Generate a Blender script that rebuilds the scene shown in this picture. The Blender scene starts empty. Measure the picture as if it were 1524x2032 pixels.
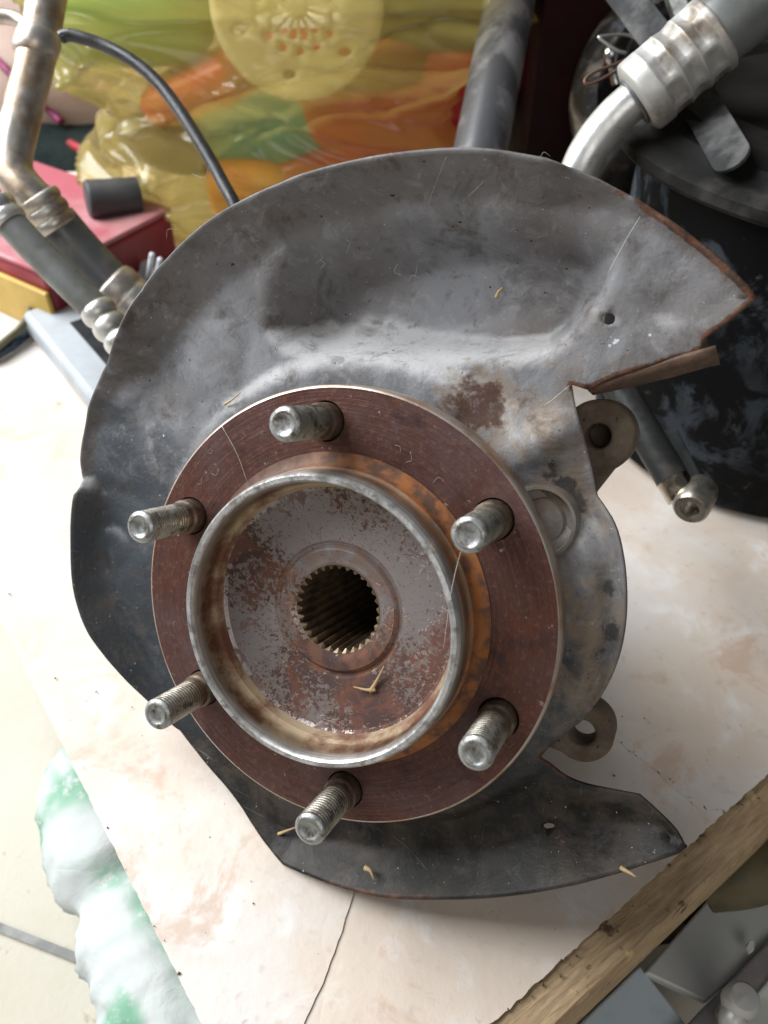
import bpy, bmesh, math, random
import numpy as np
from mathutils import Vector, Matrix, noise as mnoise
from mathutils.geometry import delaunay_2d_cdt
random.seed(7); rng = np.random.default_rng(7)
scene = bpy.context.scene
COL = scene.collection

# ------------------------------------------------------------------ camera, light, exposure
CAM_H, PITCH, FPX, CX, CY = 0.3535, math.radians(45), 1620.0, 762.0, 1016.0
cam_d = bpy.data.cameras.new('camera'); cam = bpy.data.objects.new('camera', cam_d); COL.objects.link(cam)
cam.location = (0, 0, CAM_H); cam.rotation_euler = (math.pi/2 - PITCH, 0, 0)
cam_d.sensor_fit = 'VERTICAL'; cam_d.sensor_height = 36; cam_d.lens = 36*FPX/2032
cam_d.clip_start = 0.01; cam_d.clip_end = 50
cam_d.dof.use_dof = True; cam_d.dof.focus_distance = 0.305; cam_d.dof.aperture_fstop = 11.0
scene.camera = cam
scene.render.resolution_x, scene.render.resolution_y = 768, 1024

world = bpy.data.worlds.new('World'); scene.world = world; world.use_nodes = True
world.node_tree.nodes['Background'].inputs[0].default_value = (0.86, 0.92, 1.0, 1)
world.node_tree.nodes['Background'].inputs[1].default_value = 0.085

def area(name, loc, target, sx, sy, power, col):
    l = bpy.data.lights.new(name, 'AREA'); l.shape = 'RECTANGLE'; l.size = sx; l.size_y = sy
    l.energy = power; l.color = col
    o = bpy.data.objects.new(name, l); COL.objects.link(o); o.location = loc
    o.rotation_euler = (Vector(target) - Vector(loc)).to_track_quat('-Z', 'Y').to_euler()
    return o
# daylight through the open garage door on the left, and the softer light of the yard behind the photographer
area('doorway_light', (-1.15, 0.72, 1.15), (0.0, 0.35, 0.05), 1.3, 1.3, 74, (0.95, 0.98, 1.0))
area('yard_light', (0.25, -1.7, 1.5), (0.1, 0.3, 0.0), 1.6, 1.2, 14, (1.0, 0.96, 0.90))
scene.view_settings.view_transform = 'Standard'; scene.view_settings.look = 'None'
scene.view_settings.exposure = 0.0; scene.view_settings.gamma = 1.0; scene.view_settings.use_curve_mapping = False

# ------------------------------------------------------------------ geometry helpers
SP, CP = math.sin(PITCH), math.cos(PITCH)
def c2w(p):                        # camera coords (right, down, forward) -> world vector
    return Vector((p[0], p[2]*CP - p[1]*SP, -p[2]*SP - p[1]*CP))
ORG = Vector((0, 0, CAM_H))
def P(u, v, d): return ORG + c2w(((u-CX)/FPX*d, (v-CY)/FPX*d, d))
def G(u, v, z=0.0):                # where that sight line meets the level z
    r = c2w(((u-CX)/FPX, (v-CY)/FPX, 1)); return ORG + r*((z-CAM_H)/r.z)
HC, HN = Vector((-.0180, .0366, .3020)), Vector((-.36524, .13876, -.92052)).normalized()
HU = Vector((-.05117, -.99033, -.12898)).normalized(); HR = Vector((.92951, 0, -.36881)).normalized()
def hub(u, v, h):                  # hub plane at height h (metres in front of flange face) -> local x, y
    d = Vector(((u-CX)/FPX, (v-CY)/FPX, 1)); P0 = HC + HN*h
    p = d*((HN.dot(P0))/HN.dot(d)) - P0
    return p.dot(HR), p.dot(HU)
wr, wu, wn = c2w(HR), c2w(HU), c2w(HN)
HUBM = Matrix.Translation(ORG + c2w(HC)) @ Matrix(((wr.x, wu.x, wn.x, 0), (wr.y, wu.y, wn.y, 0), (wr.z, wu.z, wn.z, 0), (0, 0, 0, 1)))

def tag(o, label=None, cat=None, group=None, kind=None):
    if label: o['label'] = label
    if cat: o['category'] = cat
    if group: o['group'] = group
    if kind: o['kind'] = kind
    return o
def empty(name, loc=(0, 0, 0), label=None, cat=None, group=None, matrix=None):
    o = bpy.data.objects.new(name, None); COL.objects.link(o); o.empty_display_size = .02
    if matrix is not None: o.matrix_world = matrix
    else: o.location = loc
    return tag(o, label, cat, group)
def mk(name, verts, faces, mat, parent=None, smooth=True, org=None, angle=None):
    """org: world origin of the object; a child of a plain Empty passes world coords and org of the Empty"""
    me = bpy.data.meshes.new(name)
    if org is not None: verts = [Vector(v) - Vector(org) for v in verts]
    me.from_pydata([tuple(v) for v in verts], [], faces); me.update()
    o = bpy.data.objects.new(name, me); COL.objects.link(o)
    if mat: me.materials.append(mat)
    if parent: o.parent = parent
    elif org is not None: o.location = org
    bm = bmesh.new(); bm.from_mesh(me); bmesh.ops.recalc_face_normals(bm, faces=bm.faces); bm.to_mesh(me); bm.free()
    if smooth:
        me.polygons.foreach_set('use_smooth', [True]*len(me.polygons))
        if angle: me.set_sharp_from_angle(angle=math.radians(angle))
    return o
def bevel(o, w, seg=2):
    m = o.modifiers.new('bevel', 'BEVEL'); m.width = w; m.segments = seg; m.limit_method = 'ANGLE'; m.angle_limit = math.radians(35); return o
def lathe(profile, seg=96, closed=False, rfun=None):
    V, F = [], []
    n = len(profile)
    for i in range(seg):
        a = 2*math.pi*i/seg
        for k, (r, h) in enumerate(profile):
            rr = r if rfun is None else rfun(r, h, a)
            V.append((rr*math.cos(a), rr*math.sin(a), h))
    for i in range(seg):
        j = (i+1) % seg
        for k in range(n-1 if not closed else n):
            k2 = (k+1) % n
            F.append((i*n+k, j*n+k, j*n+k2, i*n+k2))
    return V, F
def frames(pts):
    T = []
    for i in range(len(pts)):
        a = pts[max(i-1, 0)]; b = pts[min(i+1, len(pts)-1)]; T.append((b-a).normalized())
    n = T[0].orthogonal().normalized(); out = []
    for t in T:
        n = (n - t*n.dot(t)).normalized(); out.append((t, n, t.cross(n)))
    return out
def catmull(pts, k=8):
    pts = [Vector(p) for p in pts]; out = []
    for i in range(len(pts)-1):
        p0 = pts[i-1] if i else pts[0]*2-pts[1]; p1, p2 = pts[i], pts[i+1]
        p3 = pts[i+2] if i+2 < len(pts) else p2*2-p1
        for j in range(k):
            t = j/k
            out.append(.5*((2*p1) + (p2-p0)*t + (2*p0-5*p1+4*p2-p3)*t*t + (3*p1-p0-3*p2+p3)*t**3))
    out.append(pts[-1]); return out
def tube(pts, rad, seg=20, cap=True):
    """rad: number or list"""
    fr = frames(pts); V, F = [], []
    n = len(pts); R = rad if isinstance(rad, (list, tuple)) else [rad]*n
    for (t, a, b), p, r in zip(fr, pts, R):
        for i in range(seg):
            w = 2*math.pi*i/seg; V.append(p + (a*math.cos(w) + b*math.sin(w))*r)
    for k in range(n-1):
        for i in range(seg):
            j = (i+1) % seg; F.append((k*seg+i, k*seg+j, (k+1)*seg+j, (k+1)*seg+i))
    if cap:
        F.append(tuple(range(seg))[::-1]); F.append(tuple((n-1)*seg+i for i in range(seg)))
    return V, F
def prism(poly, z0, z1):
    n = len(poly)
    V = [(x, y, z0) for x, y in poly] + [(x, y, z1) for x, y in poly]
    F = [tuple(range(n))[::-1], tuple(range(n, 2*n))] + [(i, (i+1) % n, n+(i+1) % n, n+i) for i in range(n)]
    return V, F
def box_pts(o, ax, ay, az):
    o, ax, ay, az = map(Vector, (o, ax, ay, az))
    V = [o, o+ax, o+ax+ay, o+ay, o+az, o+ax+az, o+ax+ay+az, o+ay+az]
    return V, [(0, 3, 2, 1), (4, 5, 6, 7), (0, 1, 5, 4), (1, 2, 6, 5), (2, 3, 7, 6), (3, 0, 4, 7)]
def inside(px, py, poly):
    poly = np.asarray(poly); c = np.zeros(len(px), bool); j = len(poly)-1
    for i in range(len(poly)):
        xi, yi = poly[i]; xj, yj = poly[j]
        m = ((yi > py) != (yj > py)) & (px < (xj-xi)*(py-yi)/((yj-yi) or 1e-12)+xi)
        c ^= m; j = i
    return c
def segdist(px, py, poly, closed=True):
    """distance to polyline, nearest segment index and parameter"""
    poly = np.asarray(poly, float); n = len(poly)
    best = np.full(len(px), 1e9); bi = np.zeros(len(px), int); bt = np.zeros(len(px))
    for i in range(n if closed else n-1):
        a, b = poly[i], poly[(i+1) % n]; ab = b-a; L = (ab**2).sum() or 1e-12
        t = np.clip(((px-a[0])*ab[0]+(py-a[1])*ab[1])/L, 0, 1)
        d = np.hypot(px-a[0]-t*ab[0], py-a[1]-t*ab[1]); m = d < best
        best[m] = d[m]; bi[m] = i; bt[m] = t[m]
    return best, bi, bt
def ss(a, b, x):
    t = np.clip((np.asarray(x, float)-a)/(b-a), 0, 1); return t*t*(3-2*t)
def plate(outline, holes, step, jitter=.15, rings=()):
    """triangulated sheet inside outline with holes; returns 2D verts and tris"""
    o = np.asarray(outline); x0, y0 = o.min(0); x1, y1 = o.max(0)
    gx, gy = np.meshgrid(np.arange(x0, x1, step), np.arange(y0, y1, step))
    gx = gx.copy(); gx[::2] += step/2
    gx, gy = gx.ravel()+rng.uniform(-jitter, jitter, gx.size)*step, gy.ravel()+rng.uniform(-jitter, jitter, gy.size)*step
    keep = inside(gx, gy, o) & (segdist(gx, gy, o)[0] > max([step*.6]+[q+step*.6 for q in rings]))
    for h in holes:
        keep &= ~inside(gx, gy, h) & (segdist(gx, gy, h)[0] > step*.5)
    pts = [Vector(p) for p in outline]; edges = [(i, (i+1) % len(outline)) for i in range(len(outline))]
    for h in holes:
        b = len(pts); pts += [Vector(p) for p in h]; edges += [(b+i, b+(i+1) % len(h)) for i in range(len(h))]
    pts += [Vector((a, b)) for a, b in zip(gx[keep], gy[keep])]
    if rings:
        sg = 1 if (o[:, 0]*np.roll(o[:, 1], -1)-np.roll(o[:, 0], -1)*o[:, 1]).sum() > 0 else -1
        t = np.roll(o, -1, 0)-np.roll(o, 1, 0); t /= np.maximum(np.hypot(t[:, 0], t[:, 1]), 1e-9)[:, None]
        for q in rings:
            w = o+sg*q*np.stack([-t[:, 1], t[:, 0]], 1); ok = inside(w[:, 0], w[:, 1], o) & (segdist(w[:, 0], w[:, 1], o)[0] > q*.93)
            pts += [Vector(p) for p in w[ok]]
    r = delaunay_2d_cdt(pts, edges, [], 0, 1e-7)
    V = np.array([tuple(v) for v in r[0]]); F = np.array([f for f in r[2] if len(f) == 3])
    c = V[F].mean(1); k = inside(c[:, 0], c[:, 1], o)
    for h in holes: k &= ~inside(c[:, 0], c[:, 1], h)
    return V, F[k]
def circ(x, y, r, n=20, ry=None): return [(x+r*math.cos(2*math.pi*i/n), y+(ry or r)*math.sin(2*math.pi*i/n)) for i in range(n)]
def vattr(o, name, vals):
    a = o.data.attributes.new(name, 'FLOAT', 'POINT'); a.data.foreach_set('value', np.asarray(vals, np.float32))
def fbm(p, s, o=3): return mnoise.fractal(Vector(p)*s, 1.0, 2.0, o)

# ------------------------------------------------------------------ material helpers
class Mat:
    def __init__(s, name, rough=.5, metal=0.0, coord='Object'):
        s.m = bpy.data.materials.new(name); s.m.use_nodes = True; s.t = s.m.node_tree
        s.b = s.t.nodes['Principled BSDF']; s.b.inputs['Roughness'].default_value = rough; s.b.inputs['Metallic'].default_value = metal
        s.co = s.node('ShaderNodeTexCoord').outputs[coord]
    def node(s, t, **kw):
        n = s.t.nodes.new(t)
        for k, v in kw.items(): setattr(n, k, v)
        return n
    def put(s, sock, v):
        if hasattr(v, 'is_output'): s.t.links.new(v, sock)
        elif isinstance(v, (tuple, list)) and len(v) == 3 and sock.type == 'RGBA': sock.default_value = (*v, 1)
        else: sock.default_value = v
    def set(s, **kw):
        for k, v in kw.items(): s.put(s.b.inputs[k.replace('_', ' ')], v)
        return s
    def noise(s, scale, detail=5, rough=.6, vec=None, dist=0.0):
        n = s.node('ShaderNodeTexNoise'); s.put(n.inputs['Vector'], vec or s.co)
        n.inputs['Scale'].default_value = scale; n.inputs['Detail'].default_value = detail
        n.inputs['Roughness'].default_value = rough; n.inputs['Distortion'].default_value = dist
        return n.outputs['Fac']
    def voronoi(s, scale, feature='F1', vec=None):
        n = s.node('ShaderNodeTexVoronoi', feature=feature); s.put(n.inputs['Vector'], vec or s.co); n.inputs['Scale'].default_value = scale
        return n.outputs['Distance']
    def ms(s, f, a, b, c=0.0, d=1.0):
        n = s.node('ShaderNodeMapRange', interpolation_type='SMOOTHSTEP')
        s.put(n.inputs[0], f); n.inputs[1].default_value = a; n.inputs[2].default_value = b; n.inputs[3].default_value = c; n.inputs[4].default_value = d
        return n.outputs[0]
    def ramp(s, f, stops):
        n = s.node('ShaderNodeValToRGB'); s.put(n.inputs[0], f); r = n.color_ramp
        while len(r.elements) < len(stops): r.elements.new(.5)
        for e, (p, c) in zip(r.elements, stops): e.position = p; e.color = (*c, 1)
        return n.outputs[0]
    def mix(s, f, a, b):
        n = s.node('ShaderNodeMix', data_type='RGBA'); s.put(n.inputs[0], f); s.put(n.inputs[6], a); s.put(n.inputs[7], b); return n.outputs[2]
    def math(s, op, a, b=0.0):
        n = s.node('ShaderNodeMath', operation=op); s.put(n.inputs[0], a); s.put(n.inputs[1], b); n.use_clamp = False; return n.outputs[0]
    def mul(s, a, b): return s.math('MULTIPLY', a, b)
    def xyz(s, vec=None):
        n = s.node('ShaderNodeSeparateXYZ'); s.put(n.inputs[0], vec or s.co); return n.outputs
    def scalev(s, v):
        n = s.node('ShaderNodeMapping'); s.put(n.inputs[0], s.co); n.inputs['Scale'].default_value = v; return n.outputs[0]
    def polar(s, kr, ka, kz=0.0):
        """vector (radius*kr, sin/cos of angle*ka) for turned surfaces"""
        x, y, z = s.xyz(); r = s.math('SQRT', s.math('ADD', s.mul(x, x), s.mul(y, y)))
        a = s.node('ShaderNodeMath', operation='ARCTAN2'); s.put(a.inputs[0], y); s.put(a.inputs[1], x)
        c = s.node('ShaderNodeCombineXYZ'); s.put(c.inputs[0], s.mul(r, kr)); s.put(c.inputs[1], s.mul(a.outputs[0], ka)); s.put(c.inputs[2], s.mul(z, kz))
        return c.outputs[0], r
    def spot(s, p, r, k=.5, sc=250):
        """blotch around a local point with a ragged border"""
        n = s.node('ShaderNodeVectorMath', operation='DISTANCE'); s.put(n.inputs[0], s.co); n.inputs[1].default_value = p
        d = s.math('ADD', n.outputs['Value'], s.mul(s.math('SUBTRACT', s.noise(sc, 4), .5), r*1.6))
        return s.ms(d, r*(1-k), r, 1, 0)
    def attr(s, name): return s.node('ShaderNodeAttribute', attribute_name=name).outputs['Fac']
    def bump(s, h, strength=.3, dist=.001, prev=None):
        n = s.node('ShaderNodeBump'); s.put(n.inputs['Height'], h); n.inputs['Strength'].default_value = strength; n.inputs['Distance'].default_value = dist
        if prev: s.put(n.inputs['Normal'], prev)
        s.put(s.b.inputs['Normal'], n.outputs[0]); return n.outputs[0]
def simple(name, c1, c2=None, rough=.5, metal=0.0, sc=60, bump=.15, bd=.0006, lo=.35, hi=.65, rv=.12):
    m = Mat(name, rough, metal); f = m.noise(sc, 6)
    m.set(Base_Color=m.mix(m.ms(f, lo, hi), c1, c2 or tuple(x*.7 for x in c1)))
    m.set(Roughness=m.ms(m.noise(sc*2.3, 4), .3, .7, max(0, rough-rv), min(1, rough+rv)))
    if bump: m.bump(m.noise(sc*5, 5), bump, bd)
    return m.m

# ------------------------------------------------------------------ setting: floor and back wall
FLOOR_Z = -0.12
m = Mat('floor_concrete', .8)
n1, n2 = m.noise(4, 6), m.noise(60, 6)
c = m.mix(m.ms(n1, .35, .7), (.55, .52, .45), (.47, .43, .35))
c = m.mix(m.ms(n2, .62, .72), c, (.36, .31, .24))
m.set(Base_Color=c); m.bump(m.noise(180, 6), .35, .001)
M_FLOOR = m.m
V = [(-3, -1.5, FLOOR_Z), (3, -1.5, FLOOR_Z), (3, 3, FLOOR_Z), (-3, 3, FLOOR_Z)]
tag(mk('floor', V, [(0, 1, 2, 3)], M_FLOOR, smooth=False), kind='structure')
# a filled joint running over the floor
j0, j1 = G(-30, 1830, FLOOR_Z), G(330, 1972, FLOOR_Z); jd = (j1-j0).normalized(); jn = Vector((-jd.y, jd.x, 0))*.0022
a, b = j0-jd*.6, j1+jd*.8; up = Vector((0, 0, .002))
tag(mk('floor_joint', [a-jn+up, b-jn+up, b+jn+up, a+jn+up], [(0, 1, 2, 3)], simple('joint_grey', (.30, .30, .29), (.2, .2, .19), .9)), kind='structure')
M_WALL = simple('wall_dark', (.045, .043, .04), (.025, .024, .024), .9, sc=8)
V, F = box_pts((-1.6, 1.75, FLOOR_Z), (4, 0, 0), (0, .1, 0), (0, 0, 1.6))
tag(mk('wall', V, F, M_WALL, smooth=False), kind='structure')

# ------------------------------------------------------------------ the board the hub stands on
B0 = G(597, 2427); BE1 = (G(100, 1430)-B0).normalized(); BE2 = Vector((-BE1.y, BE1.x, 0))*-1
def bst(p): r = Vector(p)-B0; return r.dot(BE1), r.dot(BE2)
def bpt(s, t, z=0): return B0+BE1*s+BE2*t+Vector((0, 0, z))
m = Mat('cream_laminate', .55)
big, mid, fine = m.noise(7, 5, .6, dist=.6), m.noise(28, 6, .62, dist=.4), m.noise(160, 5)
c = m.mix(m.ms(big, .40, .58), (.62, .575, .535), (.60, .505, .425))
c = m.mix(m.ms(mid, .52, .72), c, (.68, .655, .63))
c = m.mix(m.mul(m.ms(m.noise(14, 6, .7, dist=1.2), .55, .68), .7), c, (.50, .35, .26))
c = m.mix(m.mul(m.ms(fine, .56, .74), .45), c, (.44, .36, .29))
c = m.mix(m.ms(m.noise(300, 2), .74, .78), c, (.14, .11, .08))
c = m.mix(m.mul(m.ms(m.noise(5, 6, .6, dist=1.5), .50, .62), .4), c, (.50, .42, .35))
cr = m.math('POWER', m.math('SUBTRACT', 1.0, m.math('ABSOLUTE', m.math('SUBTRACT', m.mul(m.noise(7, 3, .5, dist=.8), 2.0), 1.0))), 40.0)

c = m.mix(m.mul(m.ms(m.noise(46, 5, .7), .64, .70), .6), c, (.25, .20, .15))
m.set(Base_Color=c, Roughness=m.ms(mid, .3, .7, .42, .7)); m.bump(m.math('ADD', m.math('ADD', mid, m.mul(fine, .4)), m.mul(cr, -.12)), .35, .0014)
M_LAM = m.m
m = Mat('raw_wood', .75)
g = m.noise(60, 7, .7, m.scalev((9, 1, 9)), .25); g2 = m.noise(90, 5)
c = m.ramp(g, [(.25, (.22, .14, .072)), (.5, (.38, .265, .15)), (.75, (.54, .40, .25))])
c = m.mix(m.ms(g2, .58, .70), c, (.08, .05, .025)); c = m.mix(m.ms(m.noise(55, 4), .66, .74), c, (.60, .44, .22))
m.set(Base_Color=c); m.bump(m.math('ADD', g, m.mul(g2, .6)), .6, .0012)
M_WOOD = m.m
board = empty('board', B0, 'cream laminated wooden board with worn brown edge under the wheel hub', 'board')
board.rotation_euler.z = math.atan2(BE1.y, BE1.x)
BL, BW = 1.25, .86
def boardmesh(name, V, F, mat, parent=board, sm=False, angle=None):    # V as (s, -t, z) local to the board
    return mk(name, V, F, mat, parent, sm, angle=angle)
T_LAM = 0.0012                                                        # laminate lies on the core
# core with a rounded lower right border
def corestrip():
    # profile across s at the near (right) border, extruded along t
    pr = [(-.0078, -.0026), (-.0088, -.0036), (-.0098, -.0130), (-.0112, -.0290), (-.009, -.031), (BL, -.031), (BL, -T_LAM-.0004), (.0085, -T_LAM-.0004), (.0040, -.0024)]
    V, F = [], []; N = 220; n = len(pr)
    for i in range(N+1):
        t = .0012+(BW-.0012)*i/N
        for k, (s, z) in enumerate(pr):
            w = 0.0
            if k in (0, 1, 2, 8): w = .0009*fbm((t, k*.02, 0), 45)
            V.append((s+w, -t, z+w*.5))
    for i in range(N):
        for k in range(n):
            k2 = (k+1) % n; F.append((i*n+k, i*n+k2, (i+1)*n+k2, (i+1)*n+k))
    F += [tuple(range(n)), tuple(N*n+k for k in range(n))[::-1]]
    return V, F
V, F = corestrip(); boardmesh('core', V, F, M_WOOD, sm=True, angle=40)
# laminate in three sheets that meet along cracks; outlines in photograph order, worked out on the board's plane
def bl(u, v): s, t = bst(G(u, v)); return (s, -t)
def ragged(pts, amp, step=.002, sc=120):
    out = []
    for a, b in zip(pts[:-1], pts[1:]):
        a, b = Vector(a), Vector(b); n = max(1, int((b-a).length/step))
        for i in range(n):
            p = a.lerp(b, i/n); d = (b-a).normalized(); k = amp*fbm((p.x, p.y, 0), sc, 4); out.append((p.x-d.y*k, p.y+d.x*k))
    out.append(tuple(pts[-1])); return out
edge_r = lambda t0, t1: ragged([(.0058, -t0), (.0058, -t1)], .0007, .0010, 260)
crack2 = ragged([bl(160, 1545), bl(215, 1487), bl(250, 1455), bl(272, 1428), bl(340, 1400), bl(520, 1380), bl(760, 1420)], .0008)
crack4 = ragged([bl(760, 1420), bl(1000, 1400), bl(1215, 1462), bl(1300, 1530), bl(1395, 1612), bl(1432, 1605)], .0010)
seam1 = ragged([bl(760, 1420), bl(735, 1600), bl(701, 1775), bl(690, 1812), bl(668, 1880), bl(640, 1950), bl(600, 2040), (.0058, -.010)], .0006)
tE = -crack4[-1][1]; sL = crack2[0][0]
left_lo = ragged([(.0058, 0.0), (sL-.0004, 0.0)], .0005, sc=200); left_hi = ragged([(sL+.0004, 0.0), (BL, 0.0)], .0005, sc=200)
back = crack2 + crack4[1:] + edge_r(tE, BW)[1:] + [(BL, -BW)] + left_hi[::-1]
front_left = left_lo + crack2[1:] + seam1[1:]
front_right = seam1[::-1][1:] + crack4[1:] + edge_r(tE, .012)[1:]
for poly, dz in ((back, 0), (front_left, .0005), (front_right, -.0002)):
    poly = [p for k, p in enumerate(poly) if k == 0 or (Vector(p)-Vector(poly[k-1])).length > 2e-4]
    c = Vector((sum(p[0] for p in poly)/len(poly), sum(p[1] for p in poly)/len(poly)))
    A = sum(poly[i][0]*poly[(i+1) % len(poly)][1]-poly[(i+1) % len(poly)][0]*poly[i][1] for i in range(len(poly)))
    sg = 1 if A > 0 else -1; q = []                                   # pull the borders in a little so the cracks stay open
    for i, p in enumerate(poly):
        a, b = Vector(poly[i-1]), Vector(poly[(i+1) % len(poly)]); d = (b-a)
        d = d.normalized() if d.length else Vector((1, 0)); q.append((p[0]-sg*d.y*.00003, p[1]+sg*d.x*.00003))
    V, F = prism(q, -T_LAM+.0002, dz)
    boardmesh('laminate_sheet', V, F, M_LAM)
for s0 in (.12, .95):
    V, F = box_pts((s0, -BW+.05, -.1195), (.09, 0, 0), (0, BW-.12, 0), (0, 0, .0882)); boardmesh('batten', V, F, M_WOOD)

# ------------------------------------------------------------------ wheel hub materials
m = Mat('flange_rust', .5, .55)
pv, r = m.polar(900, 1.2); tool = m.noise(1.0, 3, .6, pv); big = m.noise(22, 5, .65, dist=.5); fine = m.noise(420, 5, .7)
pv2, _ = m.polar(260, 5); streak = m.noise(1.0, 5, .65, pv2)
c = m.ramp(big, [(.30, (.145, .092, .092)), (.5, (.122, .056, .046)), (.72, (.150, .056, .035))])
c = m.mix(m.ms(streak, .45, .72), c, (.085, .036, .031)); c = m.mix(m.mul(m.ms(fine, .5, .72), .6), c, (.25, .13, .085))
pv3, _ = m.polar(700, 9); c = m.mix(m.mul(m.ms(m.noise(1.0, 4, .7, pv3), .62, .74), .35), c, (.28, .19, .165)); c = m.mix(m.mul(m.ms(m.noise(45, 6, .7), .54, .68), .7), c, (.055, .033, .034))
c = m.mix(m.ms(r, .0615, .0555), c, m.mix(m.ms(m.noise(90, 5), .4, .6), m.mix(m.ms(m.xyz()[0], -.02, .04), (.105, .060, .048), (.20, .074, .026)), (.080, .040, .030)))
c = m.mix(m.mul(m.ms(m.noise(260, 3), .66, .74), .6), c, (.48, .42, .40))
m.set(Base_Color=c, Roughness=m.ms(streak, .3, .7, .30, .52)); nb = m.bump(tool, .40, .0004); m.bump(fine, .28, .0005, nb)
M_FLANGE = m.m
m = Mat('flange_edge_metal', .42, .7)
c = m.mix(m.ms(m.noise(60, 5), .4, .65), (.46, .40, .35), (.34, .21, .14)); m.set(Base_Color=c); m.bump(m.noise(300, 4), .2, .0004)
M_FEDGE = m.m
m = Mat('pilot_steel', .36, .9)
x, y, z = m.xyz(); pv, r = m.polar(200, 1.0, 1500); tool = m.noise(1.0, 3, .6, pv)
wear = m.math('ADD', z, m.mul(m.math('SUBTRACT', m.noise(70, 5, .6), .5), .006))
rust = m.mix(m.ms(m.noise(140, 5), .38, .62), m.mix(m.ms(x, -.02, .035), (.12, .066, .044), (.30, .105, .026)), (.090, .042, .026))
steel = m.mix(m.ms(tool, .35, .7), (.46, .44, .42), (.27, .245, .22)); tan = m.mix(m.ms(m.noise(50, 5), .35, .65), (.38, .29, .20), (.24, .15, .09))
c = m.mix(m.ms(wear, .0045, .0080), rust, tan); c = m.mix(m.ms(wear, .0120, .0160), c, steel); c = m.mix(m.mul(m.ms(z, .0168, .0184), m.ms(m.noise(160, 4, .7), .36, .56)), c, (.66, .65, .64))
inner = m.ms(r, .0497, .0492)
br = m.mix(m.ms(m.noise(45, 6, .65), .42, .60), (.36, .27, .17), (.15, .062, .035)); br = m.mix(m.ms(z, .0125, .0165), br, steel)
c = m.mix(inner, c, br)
m.set(Base_Color=c, Metallic=m.ms(wear, .0055, .011, .0, .75), Roughness=m.math('ADD', m.ms(m.noise(200, 4), .3, .7, .30, .52), m.ms(wear, .010, .005, 0.0, .35))); nb = m.bump(tool, .25, .0004); m.bump(m.noise(600, 4), .15, .0003, nb)
M_PILOT = m.m
m = Mat('hub_face_pitted', .5, .6)
pv, r = m.polar(2600, .6); tool = m.noise(1.0, 2, .5, pv)
blot = m.noise(70, 6, .72, dist=.8); area_ = m.noise(17, 3, .5); spk = m.noise(520, 4, .68, dist=.6)
c = m.mix(m.ms(area_, .40, .62), (.310, .275, .272), (.285, .232, .205))
pit = m.ms(m.math('ADD', spk, m.mul(m.math('SUBTRACT', area_, .5), 1.5)), .56, .62)
halo = m.ms(m.math('ADD', spk, m.mul(m.math('SUBTRACT', area_, .5), 1.5)), .46, .60); c = m.mix(m.mul(halo, .5), c, (.19, .125, .105))
fs = m.noise(850, 3, .6); c = m.mix(m.mul(m.ms(fs, .60, .68), .7), c, (.085, .045, .038))
c = m.mix(pit, c, m.mix(m.ms(blot, .45, .6), (.065, .034, .030), (.14, .050, .028)))
red = m.ms(m.math('ADD', blot, m.mul(m.ms(r, .030, .046), .05)), .565, .65); c = m.mix(m.mul(red, .75), c, (.105, .048, .040))
ring = m.mul(m.ms(r, .0275, .0250), m.ms(m.noise(120, 5), .40, .58)); c = m.mix(m.mul(ring, .4), c, (.28, .12, .06))
c = m.mix(m.ms(m.noise(150, 3), .735, .75), c, (.50, .24, .07))
dirty = m.math('MAXIMUM', pit, red)
m.set(Base_Color=c, Metallic=m.ms(dirty, 0, 1, .62, .0), Roughness=m.ms(dirty, 0, 1, .42, .8)); nb = m.bump(tool, .12, .0002); m.bump(m.math('ADD', dirty, m.mul(m.noise(900, 4), .5)), .6, .0004, nb)
M_FACE = m.m
M_SPLINE = simple('spline_dark_steel', (.26, .19, .125), (.13, .09, .055), .45, .6, sc=120)
m = Mat('stud_steel', .4, .85)
x, y, z = m.xyz(); oi = m.node('ShaderNodeObjectInfo'); va = m.node('ShaderNodeVectorMath', operation='ADD'); m.put(va.inputs[0], m.co); m.put(va.inputs[1], oi.outputs['Random']); rv = va.outputs[0]
w = m.math('ADD', m.math('ADD', z, m.mul(m.math('SUBTRACT', oi.outputs['Random'], .5), .008)), m.mul(m.math('SUBTRACT', m.noise(160, 4, vec=rv), .5), .016))
c = m.mix(m.ms(w, .003, .018), (.19, .155, .115), (.34, .32, .275)); c = m.mix(m.ms(z, .0290, .0302), c, (.33, .335, .33))
c = m.mix(m.ms(m.noise(230, 5, .7, rv), .48, .66), c, (.14, .110, .08))
m.set(Base_Color=c, Roughness=m.ms(m.noise(300, 4, .6, rv), .3, .7, .32, .58)); m.bump(m.noise(500, 4, .6, rv), .35, .0004)
M_STUD = m.m
m = Mat('cast_rust', .85, .1)
c = m.ramp(m.noise(60, 7, .7), [(.3, (.070, .052, .038)), (.55, (.155, .115, .080)), (.75, (.24, .20, .16))])
c = m.mix(m.ms(m.noise(300, 4), .62, .72), c, (.05, .03, .02)); m.set(Base_Color=c); m.bump(m.noise(330, 6, .7), .55, .0009)
M_CAST = m.m
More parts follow.
